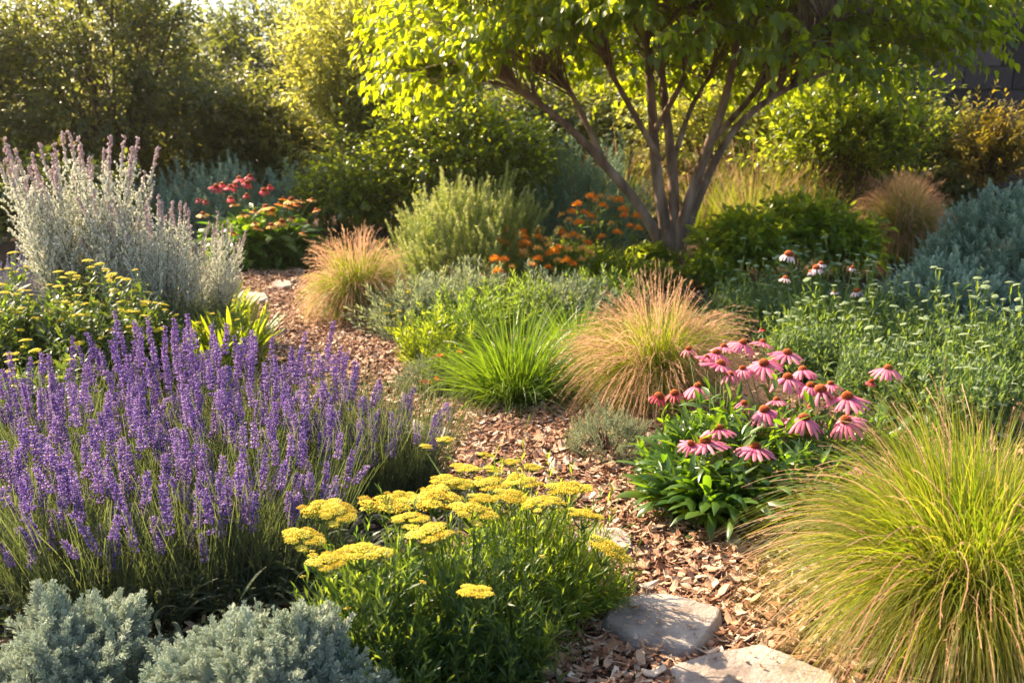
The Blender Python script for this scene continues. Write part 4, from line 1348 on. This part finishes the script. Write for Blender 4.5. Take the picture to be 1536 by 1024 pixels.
# ---------------------------------------------------------------- small flower stems shared by many plants
def pom_mesh(seed, mat, r=.02, n=70, stem=.22, smat=M_YELS, leaves=True, flat=.75, name='flower', lm=None):
    g = np.random.default_rng(seed); mb = MB()
    i = np.arange(n) + .5
    z = 1 - i / n * 1.35; th = i * 2.39996
    q = np.sqrt(np.maximum(0, 1 - z * z))
    u = np.stack([q * np.cos(th), q * np.sin(th), z * flat], -1)
    M = frames(norm(u + [0, 0, .4]), np.stack([np.full(n, r * .38), g.uniform(.45, .75, n) * r, np.full(n, r * .3)], 1), roll=.5)
    mb.inst(LT_SMALL[0], M * 1.4, u * r * .55, g.random(n), mat=1)
    s = np.linspace(0, 1, 6)
    P = np.stack([g.normal(0, .01) * (1 - s) ** 2, g.normal(0, .01) * (1 - s) ** 2, -stem * (1 - s)], -1)
    tube(mb, P, .0022, 4, mat=0)
    if leaves:
        for k in range(5):
            a = k * 2.4; zz = -stem * (.25 + .7 * k / 5)
            mb.inst(LT_LANCE[k % 3], frames(np.array([[cos(a), sin(a), .6]]), .07), np.array([[0, 0, zz]]), mat=2)
    return mb.mesh(name, [smat, mat, lm or M_MID])


def scatter_heads(o, meshes, n, r, h, name, zmin=.5, tilt=.2, sc=(.8, 1.2), ry=None, jitter=.06, amp=.1, pts=None):
    u = rand_sph(n, zmin)
    q = lumps(u, 6, amp) * rng.uniform(1 - jitter, 1 + jitter, n)
    for i in range(n):
        p = u[i] * [r, ry or r, h] * q[i]
        place(name, meshes[rng.integers(0, len(meshes))], o, tuple(p), (rng.normal(0, tilt), rng.normal(0, tilt) + u[i][0] * .3, rng.uniform(0, 6.28)), sc=rng.uniform(*sc))


POM_O = [pom_mesh(70, M_ORNP, .03), pom_mesh(71, M_ORNP, .026, 60), pom_mesh(72, M_AMBP, .024, 50)]
POM_R = [pom_mesh(73, M_REDP, .03), pom_mesh(74, M_REDP, .024, 50)]
YFLAT = []
for s in range(4):
    g = np.random.default_rng(80 + s); mb = MB()
    k = 34; i = np.arange(k) + .5; q = np.sqrt(i / k) * .034; th = i * 2.4
    pp = np.stack([np.cos(th) * q, np.sin(th) * q, .008 * (1 - (q / .034) ** 2) + g.normal(0, .001, k)], -1)
    M = np.tile(np.eye(3)[None], (k, 1, 1)) * (g.uniform(.0055, .008, k))[:, None, None] * [1, 1, .7]
    mb.inst(DOME, M, pp, g.random(k), mat=1)
    sp = np.linspace(0, 1, 6)
    tube(mb, np.stack([g.normal(0, .02) * (1 - sp) ** 2, g.normal(0, .02) * (1 - sp) ** 2, -.26 * (1 - sp)], -1), .0022, 4, mat=0)
    for a in np.arange(6) * 1.05:
        tube(mb, np.array([[0, 0, -.035], [cos(a) * .014, sin(a) * .014, -.012], [cos(a) * .024, sin(a) * .024, 0]]), .0012, 3, mat=0)
    for j in range(7):
        a = j * 2.4
        mb.inst(LT_LANCE[j % 3], frames(np.array([[cos(a), sin(a), .9]]), .065), np.array([[0, 0, -.05 - .028 * j]]), mat=2)
    YFLAT.append(mb)
YFLAT_Y = [m.mesh('flower_head', [M_YELS, M_YELL, M_MID]) for m in YFLAT]
for m in YFLAT:
    m.v = [np.where(v[:, 2:3] < -.03, v * [1, 1, 2.3], v) for v in m.v]
YFLAT_P = [m.mesh('flower_head', [M_YELS, M_PALE, M_MID]) for m in YFLAT]

# red and amber flowers at the far left bend
x, y = G(392, 400)
o = thing('coneflower_bush', 'bushy plant of red and amber flowers over big green leaves where the path turns', 'flowering plant', (x, y, 0))
mb = MB()
foliage_sprigs(mb, mb, .52, .54, 420, .22, 8, .13, LT_OVATE, up=.6, ang=.9, inner=.3, grav=.3, droop=.1)
arching_leaves(mb, 110, .35, (.3, .45), .10, (.5, 1.2), (1.0, 1.8), z=.1, zr=.2)
mb.build('leaves', M_LUSH, o)
for (a, b, w, kind) in [(324, 281, 24, 0), (333, 277, 16, 0), (345, 281, 20, 0), (352, 277, 14, 0), (359, 268, 20, 0), (375, 265, 20, 0), (371, 275, 20, 0), (396, 286, 20, 0), (405, 280, 16, 0), (297, 300, 12, 0), (308, 302, 12, 0), (370, 293, 14, 0), (345, 298, 16, 0),
                        (304, 321, 18, 2), (365, 322, 18, 2), (381, 317, 14, 2), (399, 311, 24, 2), (409, 317, 24, 3), (437, 300, 24, 2), (432, 309, 18, 2), (445, 307, 14, 1), (452, 302, 12, 2), (468, 299, 14, 2), (474, 315, 14, 1), (382, 335, 12, 2), (387, 342, 16, 2),
                        (407, 338, 18, 3), (423, 333, 22, 3), (439, 328, 16, 3), (425, 298, 14, 1), (352, 306, 14, 2), (350, 350, 14, 1), (455, 350, 12, 2), (418, 306, 12, 1)]:
    h = PD(a, b, y + np.interp(b, [265, 345], [.2, -.62]) + rng.uniform(-.1, .1)) - [x, y, 0]
    ms = [CFR[rng.integers(0, 2)], CFO[0], CFO[1], CFO[2]][kind]
    put_flower(o, ms, h, w / FPX * 9.3 / .075)
    stem_part(o, [h[0] * .5, h[1] * .5, .1], h - [0, 0, .005], r=.004)

# orange balls left of the tree
x, y = G(868, 424)
o = thing('orange_flower_bush', 'bush of round orange flowers left of the maple trunk', 'flowering plant', (x, y, 0))
mb = MB()
foliage_sprigs(mb, mb, .60, .36, 560, .20, 10, .085, LT_LANCE, up=.7, ang=.8, inner=.25, grav=.1)
mb.build('leaves', M_LIME, o)
OB = [(762, 344, 14), (745, 361, 14), (760, 367, 14), (783, 352, 16), (786, 358, 13), (806, 348, 12), (806, 357, 12), (786, 368, 14), (785, 382, 16), (743, 390, 12), (756, 391, 10), (806, 375, 14), (807, 390, 13), (818, 361, 11), (824, 369, 12), (829, 381, 16), (838, 374, 12), (840, 352, 16),
      (849, 357, 13), (838, 345, 14), (860, 355, 12), (872, 358, 12), (882, 366, 12), (853, 376, 14), (874, 375, 14), (884, 382, 14), (837, 393, 12), (850, 393, 12), (860, 398, 10), (872, 391, 12), (886, 297, 14), (901, 297, 14), (917, 300, 14), (928, 302, 12), (893, 303, 12), (866, 308, 12), (858, 320, 14), (876, 320, 12), (886, 326, 12),
      (853, 332, 12), (869, 336, 12), (934, 316, 12), (936, 325, 12), (954, 326, 12), (916, 336, 10), (905, 310, 12), (842, 324, 12), (945, 340, 10), (893, 336, 11), (746, 408, 12), (768, 402, 10), (797, 398, 10), (958, 344, 10), (926, 350, 11), (902, 357, 10), (822, 402, 10)]
for (a, b, w) in OB:
    h = PD(a, b, y + np.interp(b, [300, 400], [.30, -.95]) + rng.uniform(-.1, .1)) - [x, y, 0]
    place('flower', POM_O[rng.integers(0, 3)], o, tuple(h), (rng.normal(0, .2), rng.normal(0, .2), rng.uniform(0, 6)), sc=w / FPX * 8.5 / .050)


# ---------------------------------------------------------------- spiky green mound, blue-green shrub and other leafy mounds
def sprig_tpl(seed, L=.12, nl=30, ll=.02, w=.2, ang=.7, tuft=False):
    g = np.random.default_rng(seed); mb = MB()
    s = np.linspace(0, 1, 4)
    P = np.stack([g.normal(0, .01) * s ** 2, s * L, g.normal(0, .01) * s ** 2], -1)
    tube(mb, P, .0018, 3)
    i = np.arange(nl) + .5
    f = (i / nl) ** .9 if not tuft else .4 + .6 * i / nl
    c = np.stack([np.interp(f, s, P[:, k]) for k in range(3)], -1)
    a = i * 2.39996; k = (1.1 - .75 * f) * ang
    d = np.stack([np.cos(a) * k, 1 - .4 * k, np.sin(a) * k], -1)
    mb.inst(leaf_tpl(w, 2, .1, .3, .5), frames(d, ll * g.uniform(.7, 1.2, nl) * (1.1 - .35 * f), ref=(.2, 1, .1), roll=.5), c, g.random(nl), tt=f)
    return np.concatenate(mb.v), np.concatenate(mb.q), np.zeros((0, 3), int), np.concatenate(mb.tt)


ROSE = [sprig_tpl(s, .32, 110, .040, .22, .95) for s in range(5)]
BLUE = [sprig_tpl(s + 9, .18, 30, .042, .30, .85) for s in range(5)]
SOFT = [sprig_tpl(s + 19, .10, 26, .020, .22, .95) for s in range(5)]
WEDG = [sprig_tpl(s + 29, .20, 26, .045, .24, .95) for s in range(5)]

x, y = G(708, 428)
mound('spiky_mound', 'large light green mound of upright bottlebrush shoots behind the tawny grass', 'shrub', x, y,   .66, .78, 640, ROSE, M_SAGE, sc=1.0, up=.72, amp=.08, inner=.45)
x, y = G(1560, 470)
mound('blue_green_shrub', 'blue-green dense shrub at the right edge of the photo', 'shrub', x, y, 1.02, .78, 2500, BLUE, M_BLUS, sc=1.05, up=.6, amp=.1, inner=.6, ry=.9)
x, y = G(1415, 500)
mound('blue_green_shrub', 'smaller blue-green shrub sloping down in front of the large one', 'shrub', x, y, .48, .40, 800, BLUE, M_BLUS, sc=.95, up=.6, amp=.1, inner=.55)
x, y = G(915, 682)
mound('low_grey_mound', 'small grey-green cushion at the path edge beside the coneflower leaves', 'cushion plant', x, y, .19, .19, 420, SOFT, M_GREY, sc=.72, up=.45)
x, y = G(640, 590)
mound('low_grey_mound', 'small grey cushion at the path edge left of the little red flowers', 'cushion plant', x, y, .17, .2, 300, SOFT, M_GREY, sc=.7, up=.5)
x, y = G(678, 592)
o = mound('small_flower_tuft', 'knee-low tuft dotted with red and orange blooms beside the fresh green grass', 'flowering plant', x, y, .17, .22, 200, SOFT, M_MID, sc=.9, up=.6)
scatter_heads(o, [pom_mesh(75, M_REDP, .014, 30, .05, leaves=False), pom_mesh(76, M_ORNP, .013, 30, .05, leaves=False)], 16, .17, .25, 'flower', zmin=.1)

for px, py, r, h, n, lab in [(1115, 424, .40, .52, 260, 'leafy green bush just right of the maple trunk'), (1195, 412, .50, .66, 340, 'tallest leafy green bush right of the maple trunk'), (1262, 412, .32, .44, 200, 'leafy green bush between the trunk bushes and the pink-tipped grass'),
                             (975, 412, .24, .24, 160, 'leafy green tuft left of the maple trunk, behind the orange flowers'), (1065, 430, .34, .22, 180, 'low leafy tuft at the foot of the maple trunk, right side'), (985, 432, .24, .13, 120, 'lowest leafy tuft right in front of the maple trunk')]:
    x, y = G(px, py)
    shrub('leafy_bush', lab, 'shrub', x, y, M_LEAFB, 'leafy green bushes around the maple', rx=r, ry=r * .7, h=h, z0=.0, n=int(n * 1.2), tl=.30 if h > .4 else .14, nl=9, ll=.10 if h > .4 else .07, tpls=LT_OVATE, up=.5, inner=.15, seed=int(px), amp=.22, stems=5, rstem=.012)

# ---------------------------------------------------------------- the soft green band in the middle
G_MB = 'soft green perennials between the path and the orange flowers'
for px, py, r, h, n, m, heads, hm, lab in [
    (625, 505, .28, .25, 620, M_GREY, 46, 'Y', 'grey-green plant topped with tiny yellow heads beside the far tawny grass'),
    (690, 520, .28, .23, 560, M_MID, 18, 'P', 'soft green perennial in front of the spiky mound, at the path edge'),
    (700, 480, .32, .22, 600, M_GREY, 30, 'Y', 'grey-green perennial right below the spiky mound'),
    (775, 490, .32, .19, 620, M_MID, 34, 'P', 'green perennial with pale buds above the fresh grass tuft'),
    (845, 484, .32, .18, 620, M_GREY, 40, 'P', 'pale-budded grey perennial below the orange flowers'),
    (905, 468, .28, .16, 460, M_MID, 24, 'P', 'green perennial tucked behind the tawny grass mound'),
    (640, 548, .15, .16, 180, M_LIME, 0, 'P', 'lime green little plant at the path edge left of the fresh tuft')]:
    x, y = G(px, py)
    o = mound('soft_perennial', lab, 'perennial', x, y, r, h, n, SOFT + WEDG[:2], m, G_MB, sc=1.15, up=.6, amp=.12, inner=.4)
    if heads:
        scatter_heads(o, YFLAT_Y if hm == 'Y' else YFLAT_P, heads, r, h * 1.12, 'flower_head', zmin=.35, sc=(.35, .62), jitter=.12)

# ---------------------------------------------------------------- pale-budded yarrow drift on the right
G_PB = 'pale-budded yarrow drift on the right bank'
WBUD = YFLAT_P
for k, (px, py, r, h, lab) in enumerate([
    (1130, 500, .34, .40, 'pale-budded plant directly behind the coneflowers, by the tawny grass'),
    (1200, 480, .34, .40, 'pale-budded plant under the white coneflowers'),
    (1275, 505, .36, .43, 'pale-budded plant in the middle of the drift, tallest'),
    (1225, 560, .32, .34, 'leafy pale-budded plant just above the dense pink blooms'),
    (1340, 540, .36, .42, 'pale-budded plant before the smaller blue-green shrub'),
    (1330, 610, .30, .31, 'pale-budded plant behind the single raised pink coneflower'),
    (1430, 560, .36, .40, 'pale-budded plant below the large blue-green shrub'),
    (1420, 630, .34, .30, 'green budded plant just above the top of the yellow-green grass'),
    (1510, 580, .36, .38, 'budded plant at the right edge of the photo behind the big grass')]):
    x, y = G(px, py)
    o = thing('budded_yarrow', lab, 'yarrow', (x, y, 0), G_PB)
    mb = MB()
    foliage_sprigs(mb, mb, r, h * .78, 330, .26, 14, .052, LT_LANCE + LT_THIN, up=.93, ang=.75, inner=.2)
    foliage_sprigs(mb, mb, r, h * .4, 130, .16, 9, .085, LT_LANCE, up=.6, ang=.85, inner=.2, grav=.2)
    mb.build('foliage', M_COOL, o)
    scatter_heads(o, WBUD, 46, r * .95, h * 1.10, 'flower_head', zmin=.4, sc=(.32, .58), jitter=.22)
    scatter_heads(o, WBUD, 14, r * .9, h * 1.42, 'flower_head', zmin=.6, sc=(.42, .70), jitter=.15)
x, y = G(1225, 535)
o = thing('white_coneflower', 'loose plant of white coneflowers with orange centres beyond the pink ones', 'coneflower', (x, y, 0))
mb = MB(); foliage_sprigs(mb, mb, .3, .4, 160, .2, 9, .08, LT_LANCE, up=.8, ang=.8, inner=.2); mb.build('leaves', M_MID, o)
for a, b, w in [(1183, 383, 26), (1178, 418, 18), (1225, 403, 22), (1232, 396, 16), (1217, 408, 14), (1286, 438, 22), (1252, 438, 11), (1279, 402, 12)]:
    h = PD(a, b, y + rng.uniform(-.15, .15)) - [x, y, 0]
    stem_part(o, [h[0] * .6, h[1] * .6, .05], h, r=.003)
    put_flower(o, CFW[rng.integers(0, 2)], h, w / FPX * 5.4 / .085)


# ---------------------------------------------------------------- left bed: plumes, sage, yellow heads, lime leaves
def plume_mesh(seed, H=1.0, purple=.0):
    g = np.random.default_rng(seed); mb = MB()
    s = np.linspace(0, 1, 10)
    bx, by = g.normal(0, .04), g.normal(0, .04)
    P = np.stack([bx * s ** 2, by * s ** 2, s * H], -1)
    tube(mb, P, np.linspace(.004, .0015, 10), 4, mat=0)
    def at(f):
        return np.stack([np.interp(f, s, P[:, k]) for k in range(3)], -1)
    pos, rd, tt = [], [], []
    nb = 24
    for i in range(nb):
        f = .36 + .50 * i / nb
        a = i * 2.4 + g.normal(0, .3); l = g.uniform(.10, .17) * (1.25 - 1.0 * (i / nb))
        c = at(f)
        d = norm(np.array([cos(a) * .45, sin(a) * .45, 1.0]))
        e = c + d * l + np.array([cos(a), sin(a), 0]) * .01
        tube(mb, np.stack([c, (c + e) / 2 + np.array([cos(a), sin(a), 0]) * .006, e]), .0014, 3, mat=0)
        k = int(l / .0085)
        q = np.linspace(.2, 1, k)[:, None]
        pos.append(c + (e - c) * q + g.normal(0, .0035, (k, 3))); rd.append(g.random(k)); tt.append(np.full(k, .2) + q[:, 0] * .5 * (i / nb))
    k = 70
    f = g.uniform(.82, 1.0, k)
    pos.append(at(f) + g.normal(0, .0042, (k, 3)) * [1, 1, 0]); rd.append(g.random(k)); tt.append(.7 + (f - .82) * 2)
    pos = np.concatenate(pos); rd = np.concatenate(rd); tt = np.concatenate(tt); n = len(pos)
    d = norm(g.normal(0, .4, (n, 3)) + [0, 0, 1])
    M = frames(d, np.stack([g.uniform(.004, .0062, n), g.uniform(.006, .010, n), g.uniform(.004, .0062, n)], 1), roll=1)
    mb.inst(OCT, M, pos, rd, mat=1, tt=tt)
    for i in range(26):
        f = .12 + .3 * i / 26; a = i * 2.4
        mb.inst(LT_THIN[i % 2], frames(np.array([[cos(a), sin(a), .7]]), g.uniform(.06, .10)), at(f)[None], mat=2)
    return mb


PL = [plume_mesh(s) for s in range(7)]
PL_C = [m.mesh('flower_spike', [M_GREY, M_CREAM, M_GREY]) for m in PL]
PL_B = [m.mesh('flower_spike', [M_GREY, M_RUSS, M_BLUG]) for m in PL]
for px, py, r, k, hh, ms, lab, fm in [
    (140, 520, .24, 46, 1.36, PL_C, 'tallest cream plumes at the left, pinkish tips against the dark shrub', M_SAGE),
    (240, 525, .26, 42, 1.0, PL_C, 'cream plumes in the middle of the left bed', M_GREY),
    (310, 515, .18, 26, .84, PL_C, 'shorter cream plumes leaning to the path', M_GREY),
    (50, 515, .34, 40, .60, PL_B, 'grey-lilac sage spikes beside the tallest cream plumes', M_BLUG),
    (-25, 520, .34, 40, .66, PL_B, 'grey-lilac sage spikes at the left edge of the photo', M_BLUG)]:
    x, y = G(px, py)
    o = thing('plume_plant', lab, 'perennial', (x, y, 0), 'silvery plumed perennials in the left bed')
    mb = MB()
    foliage_sprigs(mb, mb, r * 1.1, hh * .5, 420, .22, 18, .045, LT_THIN, up=.8, ang=.75, inner=.15)
    mb.build('foliage', fm, o)
    B, a, q = cyl_pts(k, r * .6)
    for i in range(k):
        place('flower_spike', ms[rng.integers(0, 7)], o, tuple(B[i]), (0, q[i] * .22 + rng.normal(0, .05), a[i] + rng.normal(0, .3)), sc=hh * rng.uniform(.72, 1.0))

for px, py, r, h, k, lab in [
    (35, 590, .36, .60, 40, 'yellow flat-headed plant at the left edge of the photo, dark leaves'),
    (120, 600, .34, .56, 40, 'yellow flat-headed plant in front of the cream plumes, with the most heads'),
    (195, 570, .30, .50, 26, 'yellow flat-headed plant nearest the lime leaves'),
    (60, 650, .30, .36, 12, 'low dark-leaved yellow plant right behind the lavender')]:
    x, y = G(px, py)
    o = thing('yellow_headed_plant', lab, 'yarrow', (x, y, 0), 'yellow flat-headed plants behind the lavender')
    mb = MB()
    foliage_sprigs(mb, mb, r * 1.1, h * .9, 520, .20, 9, .085, LT_LANCE, up=.7, ang=.85, inner=.25, grav=.15)
    mb.build('foliage', M_DKGR, o)
    scatter_heads(o, YFLAT_Y, int(k * 1.9), r * 1.08, h * 1.12, 'flower_head', zmin=.15, sc=(.45, .85), tilt=.12, jitter=.10)
for px, py, r, h, n, lab in [(350, 560, .20, .42, 60, 'glowing lime leaves upright beside the path bend'), (300, 575, .20, .34, 50, 'lime leafy tuft between the yellow heads and the path bend'), (325, 500, .25, .36, 60, 'lime tuft with small yellow heads under the shorter cream plumes')]:
    x, y = G(px, py)
    o = thing('lime_plant', lab, 'perennial', (x, y, 0), 'lime-leaved plants at the path bend')
    mb = MB()
    arching_leaves(mb, n * 2, r * .7, (h * .5, h * 1.0), .026, (.0, .6), (.1, 1.0), z=0, zr=.04)
    foliage_sprigs(mb, mb, r, h * .8, n * 2, .15, 8, .06, LT_LANCE, up=.7, ang=.8, inner=.3)
    mb.build('leaves', M_LIME, o)
    scatter_heads(o, YFLAT_Y, 8, r, h, 'flower_head', zmin=.3, sc=(.3, .6))
# grey sage drift in the shade behind
for px, Y, r, h, lab in [(330, 10.6, .8, .82, 'shaded grey sage drift behind the red flowers'), (225, 10.6, .5, .6, 'shaded grey sage behind the shorter cream plumes'), (880, 10.8, .75, 1.05, 'shaded grey-blue sage behind the spiky mound')]:
    o = mound('shaded_sage', lab, 'perennial', gx(px, Y), Y, r, h, 900, WEDG, M_BLUG, 'shaded sage drifts at the back', sc=1.2, up=.85, amp=.14, inner=.3)


# ---------------------------------------------------------------- thin warm air
def haze():
    me = bpy.data.meshes.new('haze')
    x0, x1, y0, y1, z0, z1 = -16, 16, -3, 27, -1.0, 6.2
    v = [(x, y, z) for x in (x0, x1) for y in (y0, y1) for z in (z0, z1)]
    me.from_pydata(v, [], [(0, 1, 3, 2), (4, 6, 7, 5), (0, 4, 5, 1), (2, 3, 7, 6), (0, 2, 6, 4), (1, 5, 7, 3)])
    m, nt, N, L = newmat('air')
    out = N('ShaderNodeOutputMaterial'); v = N('ShaderNodeVolumePrincipled')
    v.inputs['Density'].default_value = 0.0005
    v.inputs['Anisotropy'].default_value = 0.5
    v.inputs['Color'].default_value = (.95, .88, .76, 1)
    L(v.outputs[0], out.inputs['Volume'])
    me.materials.append(m)
    o = place('haze', me); o['kind'] = 'stuff'; o['label'] = 'thin warm haze hanging in the garden air'


haze()
